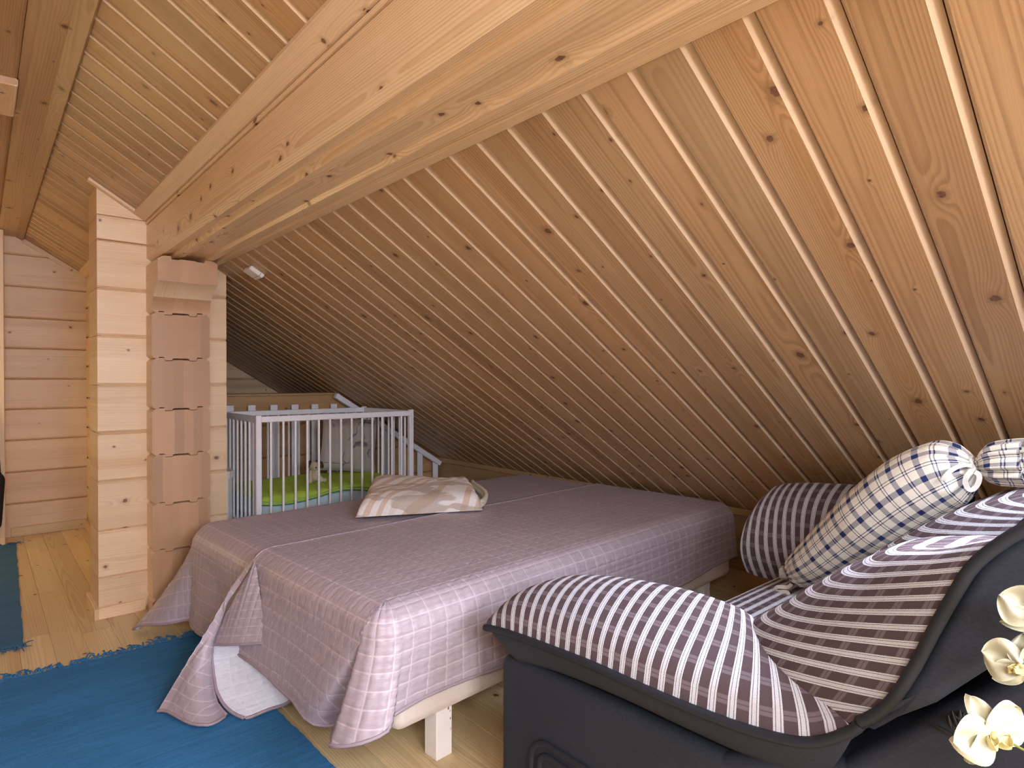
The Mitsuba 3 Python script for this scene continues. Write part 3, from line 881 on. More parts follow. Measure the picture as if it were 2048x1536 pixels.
# pale inside of the fold
d0 = curve([[2.400, -.640, .185], [2.35, -.628, .115], [2.215, -.625, .040], [2.125, -.668, .014]], tt)
d1 = curve([[2.120, -.775, .262], [2.09, -.785, .20], [2.045, -.79, .13], [2.01, -.785, .085]], tt)
dl = curve([[2.125, -.668, .014], [2.095, -.705, .028], [2.05, -.745, .055], [2.01, -.785, .085]], ss)
D = d0[:, None] * (1 - ss)[None, :, None] + d1[:, None] * ss[None, :, None]
D = D + (tt[:, None, None] ** 3) * (dl - (dl[0] * (1 - ss)[:, None] + dl[-1] * ss[:, None]))[None]
nn = normals_of(D); nn *= np.sign(nn[NT // 2, NS // 2] @ np.array([-.3, .8, .3]))
D = D - nn * (.03 * np.sin(np.pi * ss)[None, :, None])
D = D + nn * (.009 * (meshkit.fbm(np.stack([D[..., 0] * 14, D[..., 1] * 14, D[..., 2] * 14], -1), 3, 9) - .5))[..., None]
ua = tt[:, None] * .26 + 0 * ss[None]; ub = ss[None] * .33 + 0 * tt[:, None]
D = D + nn * (.6 * quilt_relief(ua, ub))[..., None]
part(near_cover, 'turned_lining', grid(D, np.stack([ua, ub], -1)), 'lining_cloth', smooth=True, label='pale lining showing in the fold')
part(near_cover, 'hem', tube(D[:, 0][::2], .0058, 6), 'hem_binding', smooth=True)
part(near_cover, 'hem', tube(D[-1][::2], .0055, 6), 'hem_binding', smooth=True)

# folded fleece blanket on the bed
t = thing('blanket', 'folded beige and white fleece blanket lying on the mauve beds', 'blanket')
bc = [np.array([2.55, -1.295, .52]), np.array([2.29, -1.819, .52]), np.array([2.83, -2.14, .52]), np.array([3.08, -1.63, .52])]   # front left, front right, back right, back left
NA, NB = 60, 40
a, b = np.meshgrid(np.linspace(0, 1, NA), np.linspace(0, 1, NB), indexing='ij')
base = (bc[0] * (1 - a[..., None]) + bc[1] * a[..., None]) * (1 - b[..., None]) + (bc[3] * (1 - a[..., None]) + bc[2] * a[..., None]) * b[..., None]
ea = np.minimum(a, 1 - a) / .09; eb = np.minimum(b, 1 - b) / .13
hgt = (1 - (1 - np.clip(ea, 0, 1)) ** 2) ** .5 * (1 - (1 - np.clip(eb, 0, 1)) ** 2) ** .5
top = base.copy()
top[..., 2] = .524 + hgt * (.084 + .036 * (meshkit.fbm(np.stack([a * 4, b * 4, a * 0], -1), 3, 3) - .5) + .012 * np.sin(a * 5 + .6) * b)
top[..., 1] += .03 * (meshkit.fbm(np.stack([a * 3, b * 3, a * 0 + 4], -1), 2, 8) - .5)
arc_b = np.cumsum(np.r_[np.zeros((1, NA)), np.linalg.norm(np.diff(top.transpose(1, 0, 2), axis=0), axis=2)], axis=0).T
part(t, 'top_fold', grid(top, np.stack([a * .58, arc_b], -1), flip=False), 'fleece_print', smooth=True)
e0, e1 = bc[1], bc[2]
for k, (o, z) in enumerate(((.012, .540), (.018, .556))):
    sd = np.array([-.45, -.89, 0])
    pts = curve([e0 + sd * o + [.05, 0, 0], e0 * .7 + e1 * .3 + sd * (o + .018), e0 * .4 + e1 * .6 + sd * (o + .012), e1 + sd * o], np.linspace(0, 1, 24)); pts[:, 2] = z + .01 * np.sin(np.linspace(0, 3, 24))
    part(t, 'inner_fold', tube(pts, .014 - .003 * k, 10), 'fleece_edge', smooth=True)

# ------------------------------------------------------------------ rugs
def rug(key_label, x0, x1, y0, y1, skew, mat, group, fringe_ends):
    t = thing('rug', key_label, 'rug', group)
    nx, ny = 120, 50
    x, y = np.meshgrid(np.linspace(0, 1, nx), np.linspace(0, 1, ny), indexing='ij')
    yy = y0 + (y1 - y0) * y + skew * (x - .5) + .006 * (meshkit.noise(np.stack([x * 30, y * 0, x * 0], -1), 2) - .5)
    xx = x0 + (x1 - x0) * x + .012 * (meshkit.noise(np.stack([y * 14, x * 0, x * 0 + 3], -1), 5) - .5)
    z = .0072 + .0012 * np.sin(xx * 2 * np.pi / .012) + .004 * (meshkit.fbm(np.stack([xx * 3, yy * 5, x * 0], -1), 3, 4) - .5)
    part(t, 'weave', grid(np.stack([xx, yy, z], -1), flip=False), mat, smooth=True)
    edge = np.concatenate([np.stack([xx, yy, z], -1)[0], np.stack([xx, yy, z], -1)[:, -1], np.stack([xx, yy, z], -1)[-1][::-1], np.stack([xx, yy, z], -1)[::-1][:, 0]])
    sk = np.stack([edge, edge * [1, 1, 0] + [0, 0, .0004]], 0)
    part(t, 'side', grid(sk), mat)
    rr = np.random.default_rng(17)
    for end, sg_ in fringe_ends:
        ms = []
        for q in np.arange(.01, 1, .0125):
            for _ in range(2):
                i = int(q * (ny - 1)); p = np.array([xx[end, i], yy[end, i], .007])
                L = .024 + .065 * rr.random() ** 1.5; an = rr.normal(0, .75); cv = rr.normal(0, .9)
                s = np.linspace(0, 1, 6)
                ang = an + cv * s
                pts = p + np.stack([sg_ * np.cumsum(np.cos(ang)) * L / 6, np.cumsum(np.sin(ang)) * L / 6, .014 * np.sin(s * 3) * rr.random() - .003 * s], -1)
                pts[:, 2] = np.maximum(pts[:, 2], .0025)
                ms.append(tube(pts, np.linspace(.0030, .0016, 6), 5))
        part(t, 'fringe', join(ms), mat, smooth=True, kind='stuff', label='ragged knotted fringe')


rug('large blue woven rug beside the beds, under the trailing bedspread', 1.15, 3.00, -.775, .12, .06, 'blue_rug', 'blue rag rugs', [(-1, 1)])
rug('dull blue runner rug at the left edge, leading to the far gable', 3.36, 5.45, -.165, .45, -.05, 'slate_rug', 'blue rag rugs', [(0, -1), (-1, 1)])

# ------------------------------------------------------------------ sofa
sofa = thing('sofa', 'charcoal sofa with brown and white striped padding beside the beds', 'sofa')


def padded_prism(poly, y0, y1, r):
    """Side outline (x, z) given a width along y, rolled over at both ends."""
    p = np.array(sg.Polygon(poly).segmentize(.03).exterior.coords)[:-1]
    if sg.Polygon(p).exterior.is_ccw: p = p[::-1]
    d = np.roll(p, -1, 0) - np.roll(p, 1, 0)
    nrm = np.stack([d[:, 1], -d[:, 0]], 1); nrm /= np.linalg.norm(nrm, axis=1, keepdims=True)
    y0, y1 = min(y0, y1), max(y0, y1)
    q = np.linspace(0, np.pi / 2, 7)
    layers = [(r * (1 - math.sin(t)), y0 + r * (1 - math.cos(t))) for t in q] + [(r * (1 - math.sin(t)), y1 - r * (1 - math.cos(t))) for t in q[::-1]]
    V = np.concatenate([np.stack([(p + nrm * ins)[:, 0], np.full(len(p), y), (p + nrm * ins)[:, 1]], 1) for ins, y in layers])
    N_, F_ = len(p), []
    for k in range(len(layers) - 1):
        for i in range(N_):
            a_, b_ = k * N_ + i, k * N_ + (i + 1) % N_
            F_ += [[a_, b_, b_ + N_], [a_, b_ + N_, a_ + N_]]
    inner = sg.Polygon(p + nrm * r)
    cv, cf = trimesh.creation.triangulate_polygon(inner.buffer(0) if not inner.is_valid else inner, engine='earcut')
    m1 = trimesh.Trimesh(V, F_, process=False)
    caps = [trimesh.Trimesh(np.stack([cv[:, 0], np.full(len(cv), y), cv[:, 1]], 1), cf if y == y1 else cf[:, ::-1], process=False) for y in (y0, y1)]
    m = trimesh.util.concatenate([m1] + caps); m.merge_vertices(); m.fix_normals()
    return m


def rounded(poly, r):
    g = sg.Polygon(poly).buffer(-r, join_style=1).buffer(r, quad_segs=6)
    return list(g.exterior.coords)[:-1]


base_poly = rounded([(1.277, .05), (1.277, .405), (1.0, .412), (.62, .425), (.40, .52), (.25, .675), (.12, .80), (-.06, .80), (-.06, .05)], .035)
part(sofa, 'arm_base', padded_prism(base_poly, -1.07, -1.42, .022), 'charcoal_fabric', smooth=40)
part(sofa, 'seat_base', box([-.02, -2.27, .05], [.98, -1.425, .325], .02), 'charcoal_fabric')
part(sofa, 'arm_base', padded_prism(rounded([(1.12, .05), (1.12, .37), (.62, .40), (.40, .52), (-.06, .62), (-.06, .05)], .03), -2.28, -2.50, .02), 'charcoal_fabric', smooth=40)
# moulded outline of the side pocket
for off, rad in ((0, .0085), (.030, .0085)):
    pts = [(1.150 - off, .055), (1.150 - off, .12), (1.149 - off, .16)]
    for q in np.linspace(0, np.pi / 2, 8):
        pts.append((1.085 + (.063 - off) * math.cos(q) if off < .06 else 0, .175 + (.060 - off) * math.sin(q)))
    for x in np.linspace(1.04, .20, 14):
        pts.append((x, .235 - off + .018 * (1.04 - x)))
    part(sofa, 'pocket_rim', tube(np.array([[x, -1.069, z] for x, z in pts]), rad, 10), 'charcoal_piping', smooth=True)
rr = np.random.default_rng(8)
ms = []
for k in range(9):
    c = np.array([.245, -1.0693, .653]) + rr.normal(0, 1, 3) * [.007, 0, .009]
    a_ = rr.random() * 3.14; d = np.array([math.cos(a_), 0, math.sin(a_)])
    L_ = .006 + .012 * rr.random()
    ms.append(tube(np.array([c - d * L_, c + [0, .0008, .002], c + d * L_ + [0, 0, .003 * rr.random()]]), [.0006, .0034, .0008], 5))
part(sofa, 'tear', join(ms), 'black_cloth', smooth=True, label='small ragged tear in the cover')

rim = np.array([[1.288, -1.03, .486], [1.21, -1.03, .499], [1.132, -1.03, .506], [1.043, -1.03, .512], [.886, -1.03, .520], [.753, -1.03, .521], [.586, -1.03, .529], [.45, -1.03, .552], [.387, -1.03, .590], [.357, -1.03, .621]])
midl = np.array([[1.302, -1.085, .500], [1.278, -1.14, .550], [1.215, -1.195, .588], [1.120, -1.225, .612], [.95, -1.235, .634], [.80, -1.235, .643], [.665, -1.23, .640], [.590, -1.22, .618], [.552, -1.215, .592], [.510, -1.195, .490]])
innl = np.array([[1.296, -1.14, .480], [1.27, -1.25, .480], [1.235, -1.34, .482], [1.16, -1.40, .490], [1.02, -1.43, .500], [.90, -1.435, .505], [.80, -1.435, .505], [.735, -1.43, .505], [.70, -1.425, .505], [.690, -1.42, .505]])
NT, NS = 130, 50
tt, ss = np.linspace(0, 1, NT), np.linspace(0, 1, NS)


def along(c):
    from scipy.interpolate import PchipInterpolator
    return PchipInterpolator(np.linspace(0, 1, len(c)), c)(tt)


O, M, I = along(rim), along(midl), along(innl)
bump = 1 - np.abs(2 * ss - 1) ** 2.5
bump3 = np.stack([bump, bump * .0 + 4 * ss * (1 - ss), np.sqrt(1 - np.abs(2 * ss - 1) ** 2.2)], 1)
A = O[:, None] * (1 - ss)[None, :, None] + I[:, None] * ss[None, :, None] + (M - (O + I) / 2)[:, None] * bump3[None]
wr = meshkit.fbm(np.stack([A[..., 0] * 5, A[..., 1] * 5, A[..., 2] * 5], -1), 3, 3) - .5
A[..., 2] += .012 * wr * bump[None]
ua = np.r_[0, np.cumsum(np.linalg.norm(np.diff((O + M) / 2, axis=0), axis=1))]
ub = np.concatenate([np.zeros((NT, 1)), np.cumsum(np.linalg.norm(np.diff(A, axis=1), axis=2), axis=1)], 1)
UVA = np.stack([ub, ua[:, None] + 0 * ub], -1)
arm = part(sofa, 'arm_pad', grid(A, UVA, flip=False), 'striped_cotton', smooth=True, label='brown and white striped top of the near arm')
Dn = M * 0 + (O + I) / 2; Dn[:, 2] = np.minimum(O[:, 2], I[:, 2]) - .095 * np.clip(np.minimum(tt / .14, 1.15), 0, 1) ** .6; Dn[:, 1] = O[:, 1] * .62 + I[:, 1] * .38
Bu = O[:, None] * (1 - ss)[None, :, None] + I[:, None] * ss[None, :, None] + (Dn - (O + I) / 2)[:, None] * bump[None, :, None]
part(arm, 'underside', grid(Bu, None, flip=True), 'charcoal_fabric', smooth=True, label='charcoal underside of the arm pad')
part(arm, 'piping', tube(np.vstack([O - [0, -.003, .006]]), .009, 10), 'charcoal_piping', smooth=True)

back_rim = np.array([[.357, -1.03, .621], [.317, -1.03, .664], [.284, -1.03, .729], [.260, -1.03, .790], [.236, -1.03, .848], [.214, -1.03, .895], [.187, -1.03, .930], [.150, -1.03, .965], [.100, -1.03, 1.0]])


def back_cushion(rimx, prof, yn, ym, yf, seed, label):
    """A cushion swelling out of its near rim, full between yn and ym, and rounding off again to its far end."""
    R = along(rimx)
    Pm = along(np.array([[x, 0, z] for x, z in prof]))
    far = R.copy(); far[:, 1] = yf; far[:, 0] += .05 * tt; far[:, 2] -= .24 * tt
    cols = []
    for s in np.linspace(0, 1, 46):
        e, f = math.sin(math.pi / 2 * s), .45 * (1 - math.cos(math.pi / 2 * s)) + .55 * s
        p = R.copy()
        p[:, 0] += (Pm[:, 0] - R[:, 0]) * e; p[:, 2] += (Pm[:, 2] - R[:, 2]) * e
        p[:, 1] = R[:, 1] + (yn - R[:, 1]) * f
        cols.append(p)
    for s in np.linspace(0, 1, 12)[1:]:
        p = Pm.copy(); p[:, 1] = yn + (ym - yn) * s; cols.append(p)
    for s in np.linspace(1, 0, 30)[1:]:
        e, f = math.sin(math.pi / 2 * s), .5 * (1 - math.cos(math.pi / 2 * s)) + .5 * s
        p = far.copy()
        p[:, 0] += (Pm[:, 0] - far[:, 0]) * e; p[:, 2] += (Pm[:, 2] - far[:, 2]) * e
        p[:, 1] = yf + (ym - yf) * f; cols.append(p)
    S = np.stack(cols, 1)
    wr = meshkit.fbm(np.stack([S[..., 0] * 4.5, S[..., 1] * 4.5, S[..., 2] * 4.5], -1), 3, seed) - .5
    nn = normals_of(S); nn *= np.sign(nn[NT // 2, 46] @ np.array([.7, 0, .7]))
    S = S + nn * (.016 * wr)[..., None]
    va = np.r_[0, np.cumsum(np.linalg.norm(np.diff(.5 * (R + Pm), axis=0), axis=1))]
    ub = np.concatenate([np.zeros((NT, 1)), np.cumsum(np.linalg.norm(np.diff(S, axis=1), axis=2), axis=1)], 1)
    S[..., 2] -= .065 * np.exp(-np.linspace(0, 1, NT) / .05)[:, None] * np.sin(np.pi * np.clip(np.linspace(0, 1.7, S.shape[1]), 0, 1))[None]
    k = part(sofa, 'back_cushion', grid(S, np.stack([ub, va[:, None] + 0 * ub], -1), flip=True), 'striped_cotton', smooth=True, label=label)
    part(k, 'piping', tube(R + [0.002, .003, -.003], .009, 10), 'charcoal_piping', smooth=True)
    return k


profile = [(.690, .505), (.712, .560), (.672, .618), (.610, .670), (.538, .730), (.458, .792), (.372, .845), (.25, .865), (.11, .855)]
profile2 = [(.680, .505), (.700, .56), (.658, .62), (.603, .675), (.535, .735), (.455, .800), (.365, .855), (.25, .905), (.11, .965)]
back_cushion(back_rim, profile, -1.31, -1.33, -1.66, 1, 'striped back cushion at the near end of the sofa')
rim2 = back_rim.copy(); rim2[:, 1] = -1.67; rim2[:, 2] = .35 + (rim2[:, 2] - .35) * .90; rim2[:, 0] += .05
back_cushion(rim2, profile2, -1.84, -2.05, -2.27, 2, 'striped back cushion at the far end of the sofa')
shell = [tuple(p[[0, 2]]) for p in back_rim] + [(.03, 1.02), (-.05, .96), (.04, .895), (.10, .845), (.167, .789), (.216, .733), (.263, .678), (.329, .622), (.362, .597)]
part(sofa, 'back_shell', padded_prism(shell, -1.036, -1.795, .02), 'charcoal_fabric', smooth=40)
part(sofa, 'back_frame', padded_prism(rounded([(.33, .35), (.27, .60), (.06, .83), (-.06, .80), (-.06, .30)], .03), -1.43, -2.45, .03), 'charcoal_fabric', smooth=40)

# seat pad
prof = np.array([[.60, 0, .425], [.80, 0, .445], [.95, 0, .447], [1.04, 0, .428], [1.075, 0, .385], [1.06, 0, .340], [.98, 0, .325]])
Pm = along(prof)
S = np.stack([Pm + [0, y, 0] - [0, 0, .04 * max(0, 1 - min(y + 2.275, -1.425 - y) / .05) ** 2] for y in np.linspace(-1.43, -2.27, 40)], 1)
va = np.r_[0, np.cumsum(np.linalg.norm(np.diff(Pm, axis=0), axis=1))]
yy = np.linspace(0, .84, 40)
part(sofa, 'seat', grid(S, np.stack([yy[None] + 0 * S[..., 0], va[:, None] + 0 * S[..., 0]], -1), flip=True), 'striped_cotton', smooth=True, label='striped seat pad')
# far arm pad, standing up
O2 = along(np.array([[1.215, -2.285, .395], [1.15, -2.275, .385], [1.0, -2.275, .39], [.85, -2.28, .40], [.7, -2.28, .42], [.5, -2.29, .47]]))
I2 = along(np.array([[1.205, -2.40, .600], [1.17, -2.415, .710], [1.06, -2.42, .745], [.85, -2.41, .765], [.7, -2.41, .775], [.5, -2.40, .78]]))
fr = np.clip(tt / .06, 0, 1) ** .5
A2 = O2[:, None] * (1 - ss)[None, :, None] + I2[:, None] * ss[None, :, None] + (np.array([.012, .085, .03])[None] * fr[:, None])[:, None] * bump[None, :, None]
A2[..., 2] += .008 * (meshkit.fbm(np.stack([A2[..., 0] * 14, A2[..., 2] * 5, A2[..., 1]], -1), 3, 6) - .5)
ua = np.r_[0, np.cumsum(np.linalg.norm(np.diff((O2 + I2) / 2, axis=0), axis=1))]
ub = np.concatenate([np.zeros((NT, 1)), np.cumsum(np.linalg.norm(np.diff(A2, axis=1), axis=2), axis=1)], 1)
k = part(sofa, 'arm_pad', grid(A2, np.stack([ub, ua[:, None] * 1.0 + 0 * ub], -1)), 'striped_cotton', smooth=True, label='upright striped pad of the far arm')
B2 = O2[:, None] * (1 - ss)[None, :, None] + I2[:, None] * ss[None, :, None] + (np.array([.0, -.06, -.01])[None] * fr[:, None])[:, None] * bump[None, :, None]
part(k, 'underside', grid(B2, None, flip=True), 'charcoal_fabric', smooth=True)

# checked bolster lying from the seat up over the back
t = thing('bolster', 'blue and cream checked bolster cushion tied at its ends, leaning across the sofa', 'cushion')
axp = np.array([[.915, -2.02, .505], [.90, -2.02, .515], [.84, -2.01, .56], [.75, -2.0, .648], [.655, -1.99, .745], [.56, -1.985, .835], [.475, -1.98, .895], [.425, -1.975, .915], [.405, -1.972, .921], [.385, -1.970, .926], [.36, -1.965, .933], [.30, -1.955, .942]])
rad = np.array([.028, .045, .066, .082, .094, .098, .090, .055, .022, .040, .050, .056])
tn = np.r_[0, np.cumsum(np.linalg.norm(np.diff(axp, axis=0), axis=1))]
from scipy.interpolate import PchipInterpolator
q = np.linspace(0, tn[-1], 150)
ctr, rd = PchipInterpolator(tn, axp)(q), PchipInterpolator(tn, rad)(q)
tg = np.gradient(ctr, axis=0); tg /= np.linalg.norm(tg, axis=1, keepdims=True)
s1 = np.cross(tg, [0, 1, 0]); s1 /= np.linalg.norm(s1, axis=1, keepdims=True); s2 = np.cross(tg, s1)
NC = 120
ph = np.linspace(0, 2 * np.pi, NC + 1)
gath = np.exp(-((q - tn[8]) / .05) ** 2) + .9 * np.exp(-((q - 0) / .04) ** 2) + .8 * (q > tn[9]) * np.clip((q - tn[9]) / .03, 0, 1)
fold = np.sin(ph * 11)[None] * .6 + np.sin(ph * 17 + 1)[None] * .4
R = rd[:, None] * (1 + .16 * gath[:, None] * fold + .05 * (meshkit.fbm(np.stack([q[:, None] * 16 + 0 * ph[None], np.cos(ph)[None] * 1.6 + 0 * q[:, None], np.sin(ph)[None] * 1.6 + 0 * q[:, None]], -1), 3, 2) - .5))
S = ctr[:, None] + R[..., None] * (np.cos(ph)[None, :, None] * s1[:, None] + np.sin(ph)[None, :, None] * s2[:, None])
UV = np.stack([(ph * .092)[None] + 0 * q[:, None], q[:, None] + 0 * ph[None]], -1)
part(t, 'cover', grid(S, UV), 'blue_plaid', smooth=True)
tie = ctr[np.argmin(np.abs(q - tn[8]))]
ring = np.array([tie + .027 * (math.cos(a) * s1[110] + math.sin(a) * s2[110]) for a in np.linspace(0, 2 * np.pi, 20)])
part(t, 'ribbon', tube(ring, .0045, 8), 'cream_tape', smooth=True)
kn = tie + np.array([.004, .040, .004])


def tape(pts, w):
    pts = curve(pts, np.linspace(0, 1, 24)); tg_ = np.gradient(pts, axis=0)
    sd = np.cross(tg_, [.2, .9, .35]); sd /= np.linalg.norm(sd, axis=1, keepdims=True)
    g = np.stack([pts - sd * w, pts + sd * w], 1)
    up_ = np.cross(sd, tg_); up_ /= np.linalg.norm(up_, axis=1, keepdims=True)
    v = np.concatenate([g[:, 0], g[:, 1], g[:, 1] + up_ * .0016, g[:, 0] + up_ * .0016]); n_ = len(pts); f = []
    for i in range(n_ - 1):
        for k_ in range(4):
            a_, b_ = k_ * n_ + i, ((k_ + 1) % 4) * n_ + i
            f += [[a_, b_, b_ + 1], [a_, b_ + 1, a_ + 1]]
    return trimesh.Trimesh(v, f, process=False)


part(t, 'ribbon', tape([kn, kn + [.016, .030, .002], kn + [.034, .052, -.012], kn + [.046, .062, -.036]], .0060), 'cream_tape')
part(t, 'ribbon', tape([kn, kn + [-.004, .022, -.010], kn + [.006, .032, -.036], kn + [-.006, .036, -.056], kn + [-.020, .032, -.040], kn + [-.012, .022, -.012]], .0060), 'cream_tape')
tuft = np.array([.905, -2.005, .470])
part(t, 'ribbon', tape([tuft + [0, .0, .01], tuft + [.02, .012, -.004], tuft + [.045, .014, -.012], tuft + [.05, .012, -.022], tuft + [.02, .014, -.018], tuft + [.0, .02, -.022]], .006), 'cream_tape')
ruf = []
for k in range(9):
    a = k * .7
    d = np.array([.032, .014 * math.cos(a), .014 * math.sin(a)])
    ruf.append(tube(np.array([axp[0], axp[0] + d * .5 + [0, .004 * math.sin(3 * a), 0], axp[0] + d]), [.012, .012, .010], 6))
part(t, 'ruffle', join(ruf), 'blue_plaid', smooth=True, uv=None)

# ------------------------------------------------------------------ crib and what stands round it
CX, CY0, CY1, CD = 3.55, -1.19, -2.19, .66
crib = thing('crib', 'white wooden baby crib with thin bars behind the beds', 'crib')
ZR = .905
for x in (CX, CX + CD):
    for y in (CY0, CY1):
        part(crib, 'post', box([x - .016, y - .016, 0], [x + .016, y + .016, ZR + .042], .004), 'white_paint')
    part(crib, 'rail', box([x - .012, CY1 + .016, ZR], [x + .012, CY0 - .016, ZR + .034], .003), 'white_paint')
    part(crib, 'rail', box([x - .012, CY1 + .016, .26], [x + .012, CY0 - .016, .30], .003), 'white_paint')
    for k in range(13):
        y = CY0 + (CY1 - CY0) * (k + 1) / 14
        part(crib, 'bar', tube(np.array([[x, y, .29], [x, y, ZR + .004]]), .0072, 10), 'white_paint', smooth=40)
for y in (CY0, CY1):
    part(crib, 'rail', box([CX + .016, y - .012, ZR], [CX + CD - .016, y + .012, ZR + .034], .003), 'white_paint')
    part(crib, 'rail', box([CX + .016, y - .012, .26], [CX + CD - .016, y + .012, .30], .003), 'white_paint')
    for k in range(8):
        x = CX + CD * (k + 1) / 9
        part(crib, 'bar', tube(np.array([[x, y, .29], [x, y, ZR + .004]]), .0072, 10), 'white_paint', smooth=40)
part(crib, 'base', box([CX + .013, CY1 + .013, .27], [CX + CD - .013, CY0 - .013, .30]), 'white_paint')
t = thing('crib_mattress', 'thin crib mattress in a pale blue sheet inside the white crib', 'mattress')
put(t, box([CX + .035, CY1 + .035, .302], [CX + CD - .035, CY0 - .035, .468], .03), 'pale_blue_sheet')
t = thing('crib_blanket', 'lime green fleece blanket spread in the white crib', 'blanket')
na, nb = 90, 60
a, b = np.meshgrid(np.linspace(0, 1, na), np.linspace(0, 1, nb), indexing='ij')
x = CX + .016 + (CD - .034) * b; y = CY0 - .018 + (CY1 - CY0 + .036) * a
ed = np.minimum(np.minimum(a, 1 - a) * 1.0, np.minimum(b, 1 - b) * .66)
z = .478 + .012 * (meshkit.fbm(np.stack([a * 7, b * 5, a * 0], -1), 3, 3)) - .030 * np.exp(-(ed / .012) ** 1.2) * (1 + .6 * np.sin(a * 9))
x = np.where(b < .02, CX + .018, x)
part(t, 'fleece', grid(np.stack([x, y, z], -1), flip=True), 'green_fleece', smooth=True)
hemp = np.stack([x[:, 0] + .001, y[:, 0], z[:, 0] - .003], -1)
sk = np.stack([hemp, hemp - [0, 0, .022]], 1)
part(t, 'drop', grid(np.stack([hemp, hemp - [-.001, 0, .014 + 0]], 1), flip=True), 'green_fleece')
part(t, 'hem', tube((hemp - [0.001, 0, .016])[::2], .0035, 6), 'teal_hem', smooth=True)


def pillow(w, h, th, n_=40, seed=1):
    u, v = np.meshgrid(np.linspace(-1, 1, n_), np.linspace(-1, 1, n_), indexing='ij')
    pin = 1 - .07 * (u ** 2 * (1 - v ** 2) * 0 + (1 - u ** 2) * v ** 2) - .0
    X, Y = u * w / 2 * (1 - .06 * (1 - v ** 2)), v * h / 2 * (1 - .06 * (1 - u ** 2))
    t_ = th / 2 * np.clip((1 - u ** 4) * (1 - v ** 4), 0, 1) ** .55
    wr_ = .018 * (meshkit.fbm(np.stack([u * 2.5, v * 2.5, u * 0 + seed], -1), 3, seed) - .5) * t_ / (th / 2)
    top_, bot_ = np.stack([X, Y, t_ + wr_], -1), np.stack([X, Y, -t_ + wr_], -1)
    v1, f1, uv1 = grid(top_, np.stack([X, Y], -1)); v2, f2, uv2 = grid(bot_, np.stack([X + 2, Y], -1), flip=True)
    return np.vstack([v1, v2]), np.vstack([f1, f2 + len(v1)]), np.vstack([uv1, uv2])


t = thing('crib_pillow', 'grey-beige pillow with a scribbled dark print leaning in the far end of the crib', 'pillow')
v, f, uv = pillow(.44, .40, .13, seed=4)
Yp = np.array([.16, -.16, .97]); Yp /= np.linalg.norm(Yp)
Xp = np.array([.05, -.99, -.15]); Xp -= Yp * (Xp @ Yp); Xp /= np.linalg.norm(Xp); Zp = np.cross(Xp, Yp)
v = v @ np.array([Xp, Yp, Zp]) + np.array([4.02, -1.975, .690])
put(t, (v, f), 'printed_pillowcase', smooth=True, uv=uv)
# plush dog
t = thing('plush_dog', 'small cream plush dog with brown ears sitting in the crib', 'plush toy')
dc = np.array([3.80, -1.62, .488])


def blob(spheres, refine=.006):
    out = None
    for chain in spheres:
        h = m3.Manifold.batch_hull([m3.Manifold.sphere(r_, 20).translate(list(c_)) for c_, r_ in chain])
        out = h if out is None else out + h
    mm_ = out.refine_to_length(refine).to_mesh()
    m_ = trimesh.Trimesh(mm_.vert_properties[:, :3], mm_.tri_verts)
    trimesh.smoothing.filter_taubin(m_, iterations=12)
    return m_


def dp(x_, y_, z_): return dc + np.array([x_, y_, z_])
part(t, 'body', blob([[(dp(0, 0, .035), .030), (dp(.005, -.005, .075), .022)], [(dp(-.005, .0, .105), .030), (dp(-.03, .004, .095), .017)],
                      [(dp(-.01, .022, .07), .011), (dp(-.035, .036, .012), .012)], [(dp(-.01, -.022, .07), .011), (dp(-.035, -.036, .012), .012)],
                      [(dp(-.01, .026, .022), .014), (dp(-.045, .055, .014), .014)], [(dp(-.01, -.026, .022), .014), (dp(-.045, -.055, .014), .014)]]), 'cream_plush', smooth=True)
for s in (-1, 1):
    part(t, 'ear', blob([[(dp(.0, s * .024, .130), .012), (dp(-.010, s * .042, .118), .015), (dp(-.014, s * .050, .098), .012)]]), 'brown_plush', smooth=True)
    part(t, 'eye', ball(dp(-.031, s * .011, .110), .0035, 2), 'black_bead', smooth=True)
part(t, 'nose', ball(dp(-.047, .004, .099), .005, 2), 'black_bead', smooth=True)

# white slatted panel with a slanting rail, leaning behind the crib
t = thing('slatted_panel', 'white slatted panel with a slanting top rail standing behind the crib', 'panel')
FX = 4.395
for y in (-1.286, -1.430, -1.582, -1.734, -1.884, -2.034, -2.182, -2.332, -2.482, -2.635, -2.80, -2.955):
    top_ = min(.972 + (-1.286 - y) * -.012, 1.048 + (y + 2.05) * .634 - .03)
    part(t, 'slat', box([FX - .008, y - .025, 0], [FX + .008, y + .025, top_], .002), 'white_paint')
part(t, 'cross_rail', box([FX + .009, -2.98, .14], [FX + .029, -1.26, .20], .002), 'white_paint')
r0, r1 = np.array([FX - .015, -2.050, 1.046]), np.array([FX - .015, -3.002, .442])
dv = (r1 - r0) / np.linalg.norm(r1 - r0); up_ = np.cross([1, 0, 0], dv); up_ *= np.sign(up_[2])
m = box([-.024, 0, -.040], [.024, np.linalg.norm(r1 - r0), 0], .003); M4 = np.eye(4); M4[:3, 0], M4[:3, 1], M4[:3, 2], M4[:3, 3] = [1, 0, 0], dv, up_, r0
m.apply_transform(M4)
if m.volume < 0: m.invert()
part(t, 'slanted_rail', m, 'white_paint')

